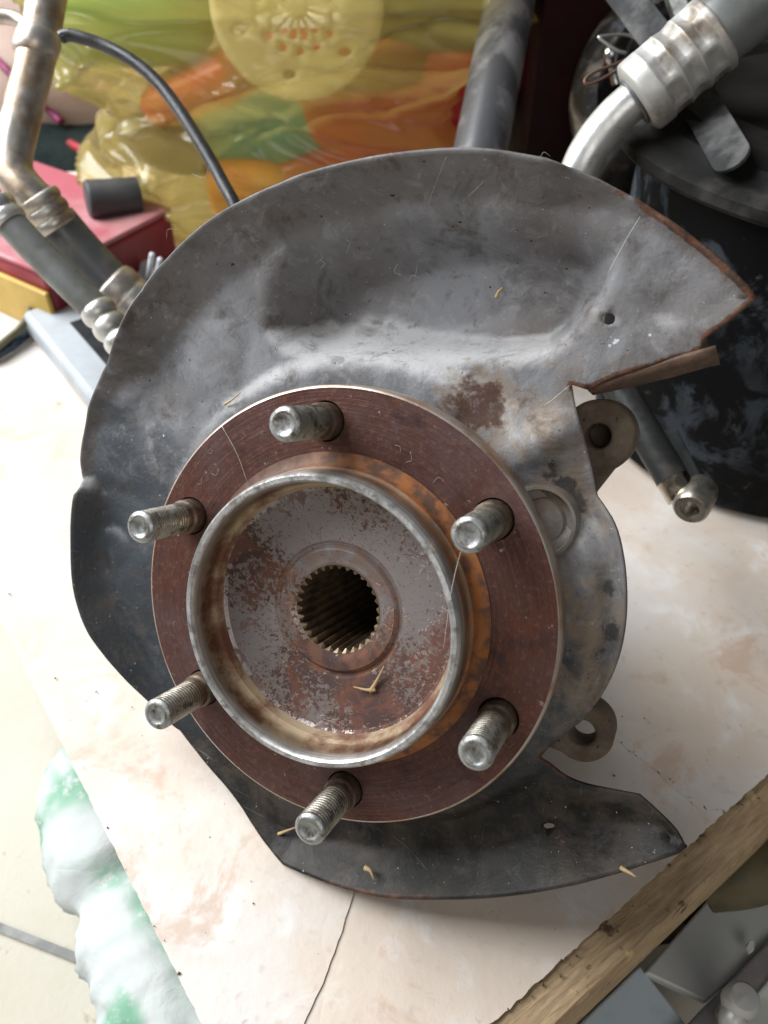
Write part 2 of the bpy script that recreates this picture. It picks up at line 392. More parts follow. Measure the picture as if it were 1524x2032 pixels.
# dust shield: black paint under dust, rust at the edges
m = Mat('shield_paint', .5, .15)
dust, rustA, tanA = m.attr('dust'), m.attr('rust'), m.attr('tan')
n1, n2, n3 = m.noise(16, 6, .6, dist=.5), m.noise(70, 6, .65, dist=.3), m.noise(420, 5, .7)
paint = m.mix(m.ms(n1, .35, .65), (.020, .022, .025), (.036, .036, .037))
paint = m.mix(m.ms(m.noise(6, 4), .4, .6), paint, (.046, .053, .062))
dcol = m.mix(m.ms(n1, .40, .62), (.212, .214, .228), (.162, .152, .152))
n4 = m.noise(34, 6, .7, dist=.9)
dk = m.math('ADD', m.math('ADD', dust, m.mul(m.math('SUBTRACT', n2, .5), .8)), m.mul(m.math('SUBTRACT', n4, .5), 1.3))
dm = m.ms(dk, .12, .95)
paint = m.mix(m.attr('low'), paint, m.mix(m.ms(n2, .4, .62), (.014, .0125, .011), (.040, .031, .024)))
dcol = m.mix(m.mul(m.attr('dust_and_light'), .8), dcol, (.44, .435, .435)); dm = m.math('MAXIMUM', m.mul(dm, m.ms(m.attr('low'), 0, 1, 1.0, .22)), m.mul(m.attr('dust_and_light'), .75))  # pale dust on upward faces, also carrying painted light from above
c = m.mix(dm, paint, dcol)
c = m.mix(m.mul(tanA, m.ms(n2, .38, .62)), c, (.25, .19, .135))
c = m.mix(m.mul(m.attr('brown'), m.ms(n2, .25, .6, .15, .6)), c, m.mix(m.ms(n1, .4, .6), (.105, .082, .070), (.15, .135, .125)))
c = m.mix(m.mul(m.mul(m.ms(n3, .60, .74), .35), m.ms(dust, .05, .5, .25, 1.0)), c, (.42, .40, .39))
c = m.mix(m.mul(m.ms(n2, .57, .70), .65), c, (.075, .055, .044))
for rot_, off_ in ((.5, 3.1), (1.7, 8.2), (2.6, 1.4)):                 # scuffs and wiped streaks
    mp = m.node('ShaderNodeMapping'); m.put(mp.inputs[0], m.co); mp.inputs['Rotation'].default_value = (0, 0, rot_); mp.inputs['Location'].default_value = (off_, 0, 0); mq = m.node('ShaderNodeMapping'); m.put(mq.inputs[0], mp.outputs[0]); mq.inputs['Scale'].default_value = (1, 26, 1)
    c = m.mix(m.mul(m.ms(m.noise(36, 4, .6, mq.outputs[0]), .66, .74), .4), c, (.27, .265, .26) if rot_ < 2 else (.04, .04, .042))
c = m.mix(m.ms(m.noise(700, 2), .735, .765), c, (.55, .54, .52))
c = m.mix(m.ms(m.noise(380, 2), .72, .75), c, (.03, .028, .026))
def hs(u, v, h=-.026): return (*hub(u, v, h), h)
for u, v, r_ in ((945, 810, .0125), (1000, 1000, .004)):
    c = m.mix(m.mul(m.spot(hs(u, v, -.021), r_*1.5, .6), .7), c, (.24, .165, .105)); c = m.mix(m.spot(hs(u, v, -.021), r_, .45), c, (.075, .040, .030))
for u, v, r_ in ((965, 862, .0042), (985, 905, .003), (1090, 935, .0055), (1120, 968, .006), (1150, 1000, .005), (1060, 850, .0035), (1170, 1180, .006), (1205, 1165, .0045), (1165, 1230, .0040), (1175, 1290, .0055), (1215, 1250, .006), (1130, 1360, .004), (870, 575, .003), (740, 475, .007), (975, 520, .003)):
    c = m.mix(m.mul(m.spot(hs(u, v, -.023), r_*.9, .45, 420), .85), c, (.040, .040, .040))
for u, v, r_ in ((1212, 668, .0008), (1222, 678, .0013), (1210, 686, .0010), (1206, 700, .0008), (1225, 690, .0006), (1290, 665, .0005), (1014, 642, .0020), (866, 672, .0009)):
    c = m.mix(m.mul(m.spot(hs(u, v, -.026 if u > 1100 else -.036), r_, .3, 700), .9), c, (.62, .62, .62))
gr = m.noise(24, 8, .72, dist=1.1); gr2 = m.noise(110, 6, .7, dist=.5)
c = m.mix(m.mul(m.ms(gr, .50, .66), .55), c, m.mix(m.ms(n1, .4, .6), (.040, .034, .030), (.055, .050, .050)))
c = m.mix(m.mul(m.ms(gr2, .54, .68), .5), c, (.075, .066, .062)); c = m.mix(m.mul(m.mul(m.ms(gr2, .46, .34), .5), m.ms(dust, .15, .6)), c, (.275, .272, .278))
rk = m.ms(m.math('ADD', rustA, m.mul(m.math('SUBTRACT', m.noise(150, 6, .7), .5), .9)), .38, .62)
c = m.mix(rk, c, m.mix(m.ms(m.noise(240, 5), .4, .6), (.13, .058, .034), (.060, .034, .026)))
c = m.mix(m.ms(m.noise(95, 3), .715, .735), c, (.17, .070, .045))
rough = m.ms(dm, 0, 1, .50, .85)
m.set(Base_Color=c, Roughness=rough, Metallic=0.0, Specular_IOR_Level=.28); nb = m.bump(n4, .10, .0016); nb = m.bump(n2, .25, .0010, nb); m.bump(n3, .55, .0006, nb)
M_SHIELD = m.m

# ------------------------------------------------------------------ wheel hub: the subject
wh = empty('wheel_hub', label='rusty six-stud wheel hub with grey dust shield standing on the cream board', cat='wheel hub', matrix=HUBM)
PCD = .1397/2; PH = .0087
stud_pos = [(PCD*math.sin(PH+i*math.pi/3), PCD*math.cos(PH+i*math.pi/3)) for i in range(6)]
# flange
FR, HR_ = .0829, .0075
fl = plate(circ(0, 0, FR-.0011, 160), [circ(0, 0, .0520, 120)]+[circ(x, y, HR_, 30) for x, y in stud_pos], .0032)
V = [(x, y, 0) for x, y in fl[0]]; F = [tuple(f) for f in fl[1]]
flange = mk('flange', V, F, M_FLANGE, wh, True)
V, F = lathe([(FR-.0011, 0.0), (FR-.0004, -.0004), (FR, -.0013), (FR, -.0082), (FR-.001, -.0092), (.045, -.0092)], 160)
mk('flange_edge', V, F, M_FEDGE, flange, True, angle=40)
for x, y in stud_pos:                                                  # counterbore round every stud
    V, F = lathe([(HR_, 0.0), (HR_-.0003, -.0006), (HR_-.0003, -.0062), (.004, -.0062)], 30)
    o = mk('stud_hole', V, F, M_FLANGE, flange, True, angle=40); o.location = (x, y, 0)
# pilot ring
PR = [(.0590, 0.0003), (.0572, .0006), (.0555, .0016), (.0546, .0032), (.0542, .0055), (.0536, .0060), (.0533, .0070), (.0536, .0080), (.0536, .0150), (.0530, .0176), (.0521, .0188),
      (.0506, .0188), (.0499, .0180), (.0493, .0150), (.0488, .0085), (.0484, .0070), (.0474, .0060), (.0470, .0040), (.0464, .0026)]
V, F = lathe(PR, 160); mk('pilot_ring', V, F, M_PILOT, wh, True, angle=32)
V, F = lathe([(.0464, .0026), (.0452, .0016), (.0300, -.0002), (.0262, -.0012), (.0254, -.0020), (.0244, -.0022), (.0237, -.0012), (.0230, -.0006), (.0198, -.0004), (.0180, -.0010), (.0168, -.0020)], 128)
face = mk('hub_face', V, F, M_FACE, wh, True, angle=30)
NT = 30; V, F = [], []; zz = [-.0018, -.0030, -.02, -.135]
for k, z in enumerate(zz):
    for i in range(NT*4):
        q = i % 4; r = (.0168 if k == 0 else (.0152, .0152, .0168, .0168)[q]); a = 2*math.pi*(i+(.25 if q in (0, 2) else -.25))/(NT*4); V.append((r*math.cos(a), r*math.sin(a), z))
n = NT*4
for k in range(3):
    for i in range(n): F.append((k*n+i, k*n+(i+1) % n, (k+1)*n+(i+1) % n, (k+1)*n+i))
F.append(tuple(3*n+i for i in range(n)))
mk('spline_bore', V, F, M_SPLINE, face, False)
# studs with a rolled thread and a dished end
def stud_mesh():
    L = .0310; zs = list(np.arange(-.006, L+1e-9, .0003)); S = 28; V, F = [], []
    for z in zs:
        for i in range(S):
            a = 2*math.pi*i/S; R = .0060
            th = ss(.0085, .0105, z)*(1-ss(L-.0022, L-.0014, z))
            ph = (z/.0015 + i/S) % 1.0
            r = R - th*.00062*(1-abs(2*ph-1)) + (.0008*(1-ss(.0045, .0065, z)))
            e = max(0, z-(L-.0016)); r -= .95*e*e/.0016
            V.append((r*math.cos(a), r*math.sin(a), z))
    n = len(zs)
    for k in range(n-1):
        for i in range(S): F.append((k*S+i, k*S+(i+1) % S, (k+1)*S+(i+1) % S, (k+1)*S+i))
    for r, z in ((.0039, L+.0001), (.0034, L-.0004), (.0022, L-.0008), (.0008, L-.00095)):
        b = len(V); V += [(r*math.cos(2*math.pi*i/S), r*math.sin(2*math.pi*i/S), z) for i in range(S)]
        F += [(b-S+i, b-S+(i+1) % S, b+(i+1) % S, b+i) for i in range(S)]
    F.append(tuple(range(len(V)-S, len(V))))
    return V, F
V, F = stud_mesh(); st0 = None
for i, (x, y) in enumerate(stud_pos):
    if st0 is None: o = st0 = mk('stud', V, F, M_STUD, wh, True)
    else: o = st0.copy(); COL.objects.link(o); o.parent = wh
    o.location = (x, y, 0); o.rotation_euler = (random.uniform(-.012, .012), random.uniform(-.012, .012), i*1.3)

# dust shield: outline as (u, v, lip height mm, lip width mm, rust 0..1, corner)
BASE = -.026
OUT = [(243, 626, 15, 20, 0.1, 0), (270, 585, 15, 22, 0.1, 0), (300, 545, 15, 24, 0.15, 0), (340, 500, 15, 24, 0.2, 0), (385, 458, 15, 24, 0.25, 0), (430, 423, 15, 24, 0.3, 0), (470, 402, 15, 24, 0.3, 0), (520, 378, 15, 18, 0.3, 0),
 (580, 352, 15, 16, 0.4, 0), (640, 333, 15, 15, 0.3, 0), (700, 318, 15, 15, 0.3, 0), (760, 307, 15, 15, 0.2, 0), (830, 298, 15, 15, 0.2, 0), (900, 293, 15, 15, 0.2, 0), (970, 296, 15, 15, 0.3, 0), (1030, 303, 15, 15, 0.2, 0), (1085, 315, 15, 15, 0.3, 0),
 (1130, 328, 9.8, 9, 0.3, 0), (1180, 350, 8.4, 8, 0.4, 0), (1240, 380, 5, 7, 0.5, 0), (1290, 408, 4, 6, 0.6, 0), (1340, 442, 4, 5, 0.8, 0), (1390, 478, 3, 5, 0.9, 0), (1440, 518, 3, 5, 1, 0), (1480, 558, 3, 5, 1, 0),
 (1505, 590, 1, 5, 0.9, 1), (1462, 628, 0, 5, 0.6, 0), (1425, 655, 0, 5, 0.8, 0), (1404, 668, 0, 5, 1, 1), (1402, 692, 0, 5, 1, 1), (1350, 707, 0, 5, 0.6, 0), (1280, 728, 0, 5, 0.7, 0), (1210, 752, 0, 5, 1, 0), (1168, 774, 0, 5, 1, 1), (1150, 764, 0, 5, 1, 0), (1136, 764, 0, 4, 0.8, 1),
 (1140, 800, 0, 4, 0.1, 0), (1152, 845, 0, 4, 0.1, 0), (1168, 900, 0, 4, 0.1, 0), (1180, 950, 0, 4, 0.15, 0), (1186, 985, 0, 4, 0.2, 1), (1205, 997, 1, 5, 0.1, 0), (1219, 1012, 2, 6, 0.2, 0), (1230, 1050, 3, 6, 0.2, 0), (1240, 1095, 4, 7, 0.2, 0), (1247, 1150, 4, 7, 0.3, 0),
 (1247, 1220, 4, 7, 0.3, 0), (1236, 1290, 4, 7, 0.3, 0), (1216, 1342, 3, 6, 0.3, 0), (1190, 1390, 2, 6, 0.4, 0), (1160, 1420, 0, 6, 0.4, 0), (1120, 1442, 0, 6, 0.4, 0), (1084, 1466, 0, 5, 0.5, 0), (1076, 1488, 0, 5, 0.7, 1), (1095, 1523, 0, 5, 0.6, 0), (1122, 1546, 0, 5, 0.5, 0), (1162, 1561, 0, 5, 0.3, 0),
 (1210, 1565, 0, 6, 0.2, 0), (1270, 1577, 0, 6, 0.2, 1), (1310, 1612, 1, 6, 0.2, 0), (1350, 1645, 1, 6, 0.2, 0), (1367, 1662, 2, 6, 0.4, 0), (1363, 1684, 4, 7, 0.4, 1), (1340, 1698, 7, 10, 0.3, 0), (1300, 1712, 9, 12, 0.2, 0), (1230, 1735, 12, 15, 0.15, 0), (1150, 1755, 14, 17, 0.1, 0), (1050, 1772, 15, 18, 0.1, 0), (950, 1783, 15, 18, 0.2, 0),
 (860, 1787, 15, 18, 0.5, 0), (780, 1785, 15, 18, 0.6, 0), (710, 1772, 14, 17, 0.6, 0), (650, 1754, 13, 15, 0.4, 0), (600, 1735, 11, 13, 0.3, 0), (561, 1717, 9, 11, 0.2, 1), (534, 1688, 6, 9, 0.1, 0), (504, 1648, 4, 8, 0.05, 0), (481, 1611, 3, 7, 0.05, 0), (471, 1585, 3, 7, 0, 0), (437, 1551, 2, 7, 0, 0), (384, 1491, 2, 7, 0, 0), (354, 1452, 3, 7, 0, 1),
 (337, 1444, 4, 7, 0, 0), (290, 1392, 6, 9, 0, 0), (253, 1359, 8, 11, 0, 0), (212, 1310, 10, 13, 0, 0), (177, 1263, 11, 14, 0, 0), (156, 1213, 11, 14, 0, 0), (144, 1166, 11, 14, 0, 0), (138, 1118, 11, 13, 0.05, 0), (138, 1048, 11, 12, 0.05, 0), (141, 986, 10, 11, 0.1, 0), (155, 969, 7, 9, 0.1, 1), (159, 957, 3, 8, 0.2, 0), (156, 931, 2, 7, 0.1, 0),
 (162, 898, 2, 7, 0.1, 0), (167, 860, 2, 7, 0.1, 0), (175, 807, 3, 8, 0.1, 0), (184, 790, 3, 9, 0.1, 0), (203, 748, 4, 10, 0.15, 0), (217, 715, 6, 12, 0.1, 0), (228, 675, 15, 19, 0.1, 0)]
op, oa = [], []                                                        # local points and their attributes
for u, v, lh, lw, ru, cn in OUT:
    op.append(Vector(hub(u, v, BASE+lh*.001))); oa.append((lh*.001, lw*.001, ru))
rp, ra = [], []
nO = len(OUT)
for i in range(nO):
    p1, p2 = op[i], op[(i+1) % nO]; p0 = op[i-1] if not OUT[i][5] else p1*2-p2; p3 = op[(i+2) % nO] if not OUT[(i+1) % nO][5] else p2*2-p1
    k = max(1, int((p2-p1).length/.0022))
    for j in range(k):
        t = j/k; q = .5*((2*p1)+(p2-p0)*t+(2*p0-5*p1+4*p2-p3)*t*t+(3*p1-p0-3*p2+p3)*t**3)
        rp.append((q.x, q.y)); ra.append([oa[i][w]*(1-t)+oa[(i+1) % nO][w]*t for w in range(3)])
ra = np.array(ra)
fix = {min(range(len(rp)), key=lambda k: (rp[k][0]-p.x)**2+(rp[k][1]-p.y)**2) for p, o_ in zip(op, OUT) if o_[5]}
A_ = np.array(rp); keep = np.array([k in fix for k in range(len(rp))])
for _ in range(14):
    B_ = .5*A_+.25*(np.roll(A_, 1, 0)+np.roll(A_, -1, 0)); B_[keep] = A_[keep]; A_ = B_
rp = [tuple(p) for p in A_]
poly = lambda pts, h: np.array([hub(u, v, h) for u, v in pts])
POCK = poly([(528, 655), (532, 560), (580, 470), (660, 425), (800, 395), (940, 380), (1080, 395), (1180, 440), (1232, 490), (1225, 540), (1190, 600), (1140, 665), (1085, 705), (980, 715), (850, 712), (720, 705), (620, 705), (560, 690)], BASE)
def shield_h(x, y):
    d, bi, bt = segdist(x, y, rp); nxt = (bi+1) % len(rp)
    at = ra[bi]*(1-bt)[:, None]+ra[nxt]*bt[:, None]
    lip = at[:, 0]*np.maximum(0, 1-d/np.maximum(at[:, 1]*.8, 1e-4))**1.12
    r = np.hypot(x, y); w = lip + .0050*(1-ss(.089, .097, r))
    pin = inside(x, y, POCK); pd = segdist(x, y, POCK)[0]*np.where(pin, 1, -1)
    wide = .0105 + .024*ss(.085, .14, y-.2*np.abs(x))
    w -= .0215*ss(-.002, 1, (pd+.002)/wide)*ss(.0, .012, d)
    def g(u, v, s, a, e=1.0, rot=0.0):
        nonlocal w
        px, py = hub(u, v, BASE); c_, s_ = math.cos(rot), math.sin(rot); X = (x-px)*c_+(y-py)*s_; Y = -(x-px)*s_+(y-py)*c_
        w = w + a*np.exp(-(X/s)**2-(Y/(s*e))**2)
    g(1075, 880, .016, .0055, .45, .5); g(1130, 1000, .011, -.003, 1); g(1010, 820, .018, .002); g(1190, 1150, .018, .0025, 1.6); g(300, 800, .022, -.003, .6, 1.0); g(400, 700, .012, .0025, 2.4, -.8)
    g(240, 1000, .015, -.002); g(900, 740, .03, .0018, .3, -.1); g(740, 470, .008, -.0018); g(1150, 1620, .022, -.0045, .5, -.1); g(860, 460, .012, -.0025, .5, .3); g(1040, 520, .010, .0018, 2.0, .4); g(560, 520, .012, .0022, .5, 1.0); g(330, 620, .014, -.0025, .4, .9); g(640, 660, .009, -.002, .6, .2); g(1330, 600, .012, -.0018, .6, .7); g(960, 1660, .014, .0022, .4, .1); g(800, 1680, .02, .002, .4); g(1020, 640, .006, .0010)
    ww = np.array([mnoise.fractal(Vector((a, b, .3))*15, 1.0, 2.0, 2) for a, b in zip(x, y)])
    w3 = np.array([abs(mnoise.noise(Vector((a, b, .7))*42)) for a, b in zip(x, y)])
    return w+ww*.0019-.0008*np.maximum(0, 1-4*w3)*ss(-.02, .03, y), at, d, pd, r
holes = [circ(0, 0, .040, 60), circ(*hub(1208, 633, BASE), .0020, 16), circ(*hub(1088, 1643, BASE), .0021, 14, .0012)]
SV, SF = plate(rp, holes, .0021, rings=(.0010, .0024, .0042, .0062))
w, at, d, pd, r = shield_h(SV[:, 0], SV[:, 1])
shield = mk('dust_shield', [(a, b, BASE+c_) for (a, b), c_ in zip(SV, w)], [tuple(f) for f in SF], M_SHIELD, wh, True)
X, Y = SV[:, 0], SV[:, 1]
vattr(shield, 'rust', at[:, 2]*(1-ss(.0003, .0034, d)))
dustv = np.clip(.10+.75*ss(-.05, .10, Y+.55*X)+.20*ss(-.06, .02, Y)*ss(-.15, -.05, X), 0, 1)
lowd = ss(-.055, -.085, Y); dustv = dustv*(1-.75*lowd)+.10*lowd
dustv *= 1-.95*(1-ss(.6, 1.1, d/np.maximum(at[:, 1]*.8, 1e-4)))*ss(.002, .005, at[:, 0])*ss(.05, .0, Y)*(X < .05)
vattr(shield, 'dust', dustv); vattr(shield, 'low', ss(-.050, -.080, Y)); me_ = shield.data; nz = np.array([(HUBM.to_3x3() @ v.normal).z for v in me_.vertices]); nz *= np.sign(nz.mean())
vattr(shield, 'dust_and_light', ss(.62, .86, nz)*ss(-.03, .03, Y))  # from the normals: ledge dust plus light put into the colour
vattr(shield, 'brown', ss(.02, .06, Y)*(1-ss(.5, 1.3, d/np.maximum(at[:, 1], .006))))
tx, ty = hub(1110, 960, BASE); tanv = np.exp(-(((X-tx)/.028)**2+((Y-ty)/.045)**2)); tx, ty = hub(1160, 1220, BASE); tanv = np.maximum(tanv, np.exp(-(((X-tx)/.022)**2+((Y-ty)/.05)**2)))
vattr(shield, 'tan', tanv)
so = shield.modifiers.new('sheet', 'SOLIDIFY'); so.thickness = .0013; so.offset = -1 
# folded strip under the wing of the shield
fa, fb = [], []
for u, v, k in ((1166, 772, .0), (1200, 757, .4), (1250, 738, .8), (1320, 717, 1), (1390, 697, 1), (1421, 689, 1)):
    x, y = hub(u, v, BASE); fa.append((x, y, BASE+.0002)); fb.append((x+.0012, y-.0016-.0032*k, BASE-.0040-.003*k))
V = fa+fb; n = len(fa); F = [(i, i+1, n+i+1, n+i) for i in range(n-1)]
m = Mat('rusty_fold', .75); c = m.ramp(m.noise(110, 6, .7), [(.3, (.050, .030, .022)), (.55, (.115, .064, .040)), (.75, (.19, .13, .09))]); m.set(Base_Color=c); m.bump(m.noise(300, 5), .4, .0006)
M_FOLD = m.m
o = mk('folded_edge', V, F, M_FOLD, shield, True); s_ = o.modifiers.new('sheet', 'SOLIDIFY'); s_.thickness = .0016; s_.offset = 0
# round sensor boss beside the flange
x, y = hub(1072, 1035, -.020); m_b = simple('boss_dusty', (.20, .185, .165), (.13, .10, .075), .8, 0, sc=70, bump=.4)
V, F = lathe([(.0140, -.0280), (.0138, -.0195), (.0128, -.0178), (.0118, -.0176), (.0112, -.0205), (.0090, -.0215), (.0080, -.0200), (.0001, -.0190)], 40); o = mk('sensor_boss', V, F, m_b, wh, True, angle=35); o.location = (x, y, 0)
# knuckle casting behind the shield with its two bolt lugs
kn = mk('knuckle', *lathe([(.022, -.030), (.052, -.030), (.056, -.036), (.056, -.060), (.048, -.070), (.046, -.136), (.040, -.1415), (.022, -.1415), (.022, -.1395)], 64, closed=True), M_CAST, wh, True, angle=35)
def lug(uc, vc, rad_px, hole_px, h0, h1, root, blind=False):
    cx_, cy_ = hub(uc, vc, h1); k = 1/5.35*.001
    R = rad_px*k; a = math.atan2(cy_, cx_); nrm = Vector((-math.sin(a), math.cos(a))); inner = Vector((math.cos(a), math.sin(a)))*.045
    pts = [inner - nrm*root] + [(Vector((cx_, cy_))+Vector((math.cos(a+w), math.sin(a+w)))*R) for w in np.linspace(-1.75, 1.75, 24)] + [inner + nrm*root]
    pts = [tuple(p) for p in pts]; H = circ(cx_, cy_, hole_px*k, 24)
    v2, f2 = plate(pts, [H], .006)
    def rim(loop, V, F, flip):
        b = len(V); L = len(loop); V += [(x, y, h1) for x, y in loop]+[(x, y, h0) for x, y in loop]
        F += [(b+i, b+(i+1) % L, b+L+(i+1) % L, b+L+i) for i in range(L)]
    N = len(v2); V = [(x, y, h1) for x, y in v2]+[(x, y, h0) for x, y in v2]; F = [tuple(f) for f in f2]+[tuple(N+i for i in f[::-1]) for f in f2]
    rim(pts, V, F, 0); rim(H, V, F, 1)
    o = mk('lug', V, F, M_CAST, kn, True, angle=40)
    bm = bmesh.new(); bm.from_mesh(o.data); bmesh.ops.remove_doubles(bm, verts=bm.verts, dist=1e-6); bmesh.ops.recalc_face_normals(bm, faces=bm.faces); bm.to_mesh(o.data); bm.free()
    bevel(o, .0016, 2)
    if blind:
        V, F = lathe([(.0001, h0+.001), (hole_px*k+.001, h0+.001), (hole_px*k+.001, h0-.006), (.0001, h0-.006)], 24); q = mk('lug_boss', V, F, M_CAST, kn, True, angle=40); q.location = (cx_, cy_, 0)
    return o
lug(1186, 866, 72, 25, -.058, -.040, .034, True)
lug(1154, 1456, 64, 27, -.050, -.036, .026)
bpy.context.view_layer.update()
zmin = min((HUBM @ Vector(v.co)).z for v in shield.data.vertices)
kmin = min((HUBM @ Vector(v.co)).z for v in kn.data.vertices)
print('SHIELD MIN Z', zmin, 'KNUCKLE MIN Z', kmin)

# ------------------------------------------------------------------ things behind: materials
M_ALU = simple('dull_aluminium', (.50, .47, .43), (.33, .25, .18), .42, .75, sc=45, lo=.4, hi=.62)
M_ALU_B = simple('bright_aluminium', (.60, .60, .59), (.40, .37, .33), .38, .7, sc=40, lo=.45, hi=.7)
M_FERR = simple('ferrule_oxide', (.47, .46, .44), (.24, .20, .16), .5, .45, sc=45, lo=.46, hi=.66)
M_HOSE = simple('hose_rubber', (.075, .078, .080), (.13, .12, .105), .45, 0, sc=50, lo=.45, hi=.7)
M_HOSE_G = simple('hose_grey_rubber', (.16, .17, .165), (.10, .10, .09), .42, 0, sc=30)
M_CABLE = simple('black_cable', (.025, .026, .028), (.045, .045, .046), .32, 0, sc=60)
M_BLACK = simple('black_plastic', (.012, .013, .015), (.030, .030, .032), .5, 0, sc=25)
def placed(name, mesh, mat, label, cat, smooth=True, angle=None, group=None):
    V, F = mesh; V = [Vector(v) for v in V]; lo = min(v.z for v in V)
    org = Vector((sum(v.x for v in V)/len(V), sum(v.y for v in V)/len(V), lo))
    return tag(mk(name, V, F, mat, None, smooth, org, angle), label, cat, group)
def root(name, pts, label, cat, group=None):
    pts = [Vector(p) for p in pts]; o = sum(pts, Vector())/len(pts); o.z = min(p.z for p in pts)
    return empty(name, o, label, cat, group), o
def part(name, mesh, mat, r, smooth=True, angle=None):
    return mk(name, mesh[0], mesh[1], mat, r[0], smooth, r[1], angle)
def beads(pts, base, bump, n, k=10):
    """ferrule: tube with n swaged beads"""
    L = catmull(pts, 12) if len(pts) > 2 else [Vector(pts[0]).lerp(Vector(pts[1]), i/(n*k)) for i in range(n*k+1)]
    R = [base+bump*abs(math.sin(math.pi*n*i/(len(L)-1)))**.7 for i in range(len(L))]; R[0] *= .85; R[-1] *= .85
    return tube(L, R, 24)

# pipe and hoses, left
r = root('air_conditioning_hose', [P(95, 0, .50), P(240, 640, .47)], 'bent aluminium pipe with dirty crimp rings and a thick black hose, top left', 'hose', 'refrigerant hoses')
part('pipe', tube(catmull([P(112, -110, .50), P(92, 0, .50), P(72, 110, .50), P(45, 220, .50), P(27, 300, .50), P(30, 345, .50), P(60, 385, .50), P(85, 405, .505)], 8), [.0116]*57, 24), M_ALU, r)
part('collar', tube([P(80, 66, .50), P(79, 72, .50), P(66, 108, .50), P(64, 114, .50)], [.0118, .0132, .0132, .0118], 24), M_ALU, r, angle=40)
part('ferrule', beads([P(70, 388, .502), P(118, 455, .512)], .0128, .0014, 3), M_ALU, r)
part('rubber_hose', tube(catmull([P(108, 440, .512), P(160, 500, .52), P(245, 590, .53), P(330, 680, .54), P(420, 800, .55)], 8), .0142, 24), M_HOSE, r)
part('crimp_ring', beads([P(215, 560, .522), P(280, 618, .53)], .0150, .0016, 2), M_ALU, r)
r = root('air_conditioning_hose', [P(0, 400, .46), P(240, 650, .46)], 'slim glossy grey hose with pale ring ferrules at both ends, left of the dust shield', 'hose', 'refrigerant hoses')
part('pipe', tube(catmull([P(-80, 300, .46), P(-40, 370, .46), P(0, 425, .462)], 8), .0085, 20), M_ALU_B, r)
part('ferrule', beads([P(-14, 402, .461), P(22, 448, .463)], .0100, .0012, 2), M_ALU_B, r)
part('rubber_hose', tube(catmull([P(10, 430, .462), P(60, 485, .464), P(130, 555, .466), P(200, 622, .468)], 8), .0088, 24), M_HOSE_G, r)
part('crimp_ring', beads([P(186, 606, .466), P(252, 690, .468)], .0084, .0020, 3), M_ALU_B, r)
part('pipe_end', tube(catmull([P(240, 668, .468), P(290, 735, .475), P(340, 840, .49), P(360, 960, .50)], 8), .0070, 16), M_ALU_B, r)
placed('bracket_rod', tube(catmull([P(-40, 30, .495), P(0, 32, .495), P(35, 38, .495), P(72, 62, .492)], 6), .0045, 12), M_ALU, 'thin rusty rod clipped to the aluminium pipe at the top left corner', 'rod')
# cable in front of the yellow bag
cp = catmull([P(117, 76, .47), P(135, 70, .47), P(165, 76, .47), P(210, 92, .47), P(262, 120, .468), P(310, 160, .466), P(352, 213, .464), P(390, 272, .462), P(422, 325, .46), P(446, 370, .458), P(468, 412, .456), P(500, 500, .455), P(530, 620, .47), G(560, 760, .030), G(600, 800, .0045), G(660, 800, .0045)], 8)
placed('cable', tube(cp, [.0016, .0030]+[.0036]*(len(cp)-2), 16), M_CABLE, 'black cable arching in front of the yellow plastic bag', 'cable')

# grey plastic case and small things by the left edge of the shield
M_GREY = simple('grey_blue_plastic', (.36, .39, .42), (.30, .32, .34), .5, 0, sc=20)
cA, cB, cC = G(58, 668, .0), G(168, 808, .0), G(330, 760, .0)
ex = (cB-cA); ey = Vector((-ex.y, ex.x, 0)).normalized(); ex = ex*2.2
r = root('grey_case', [cA, cA+ex, cA+ey*.10], 'grey-blue plastic case with a black open hollow, lying left of the shield', 'case')
V, F = box_pts(cA+Vector((0, 0, .0005)), ex, ey*.060, (0, 0, .022)); o = part('shell', (V, F), M_GREY, r, False); bevel(o, .005, 3)
V, F = box_pts(cA+ey*.024+ex*.16+Vector((0, 0, .0222)), ex*.8, ey*.030, (0, 0, .0012)); part('hollow', (V, F), M_BLACK, r, False)
V, F = box_pts(cA+ey*.0605+ex*.02+Vector((0, 0, .0006)), ex*.8, ey*.03, (0, 0, .034)); o = part('bronze_clip', (V, F), simple('bronze_plastic', (.20, .165, .12), (.12, .10, .075), .35, .5, sc=30), r, False); bevel(o, .003, 2)
placed('thin_rod', tube(catmull([G(-20, 700, .010), G(20, 668, .012), G(48, 640, .016), G(72, 590, .02)], 8), .0028, 10), simple('olive_plastic', (.13, .12, .06), None, .5), 'thin olive rod crossing the left edge beside the grey case', 'rod')
placed('pen', tube([G(-30, 716, .005), G(20, 688, .005), G(66, 650, .005)], .0040, 12), simple('dark_blue_plastic', (.012, .035, .06), None, .25), 'dark blue glossy stick on the board at the left edge', 'stick')
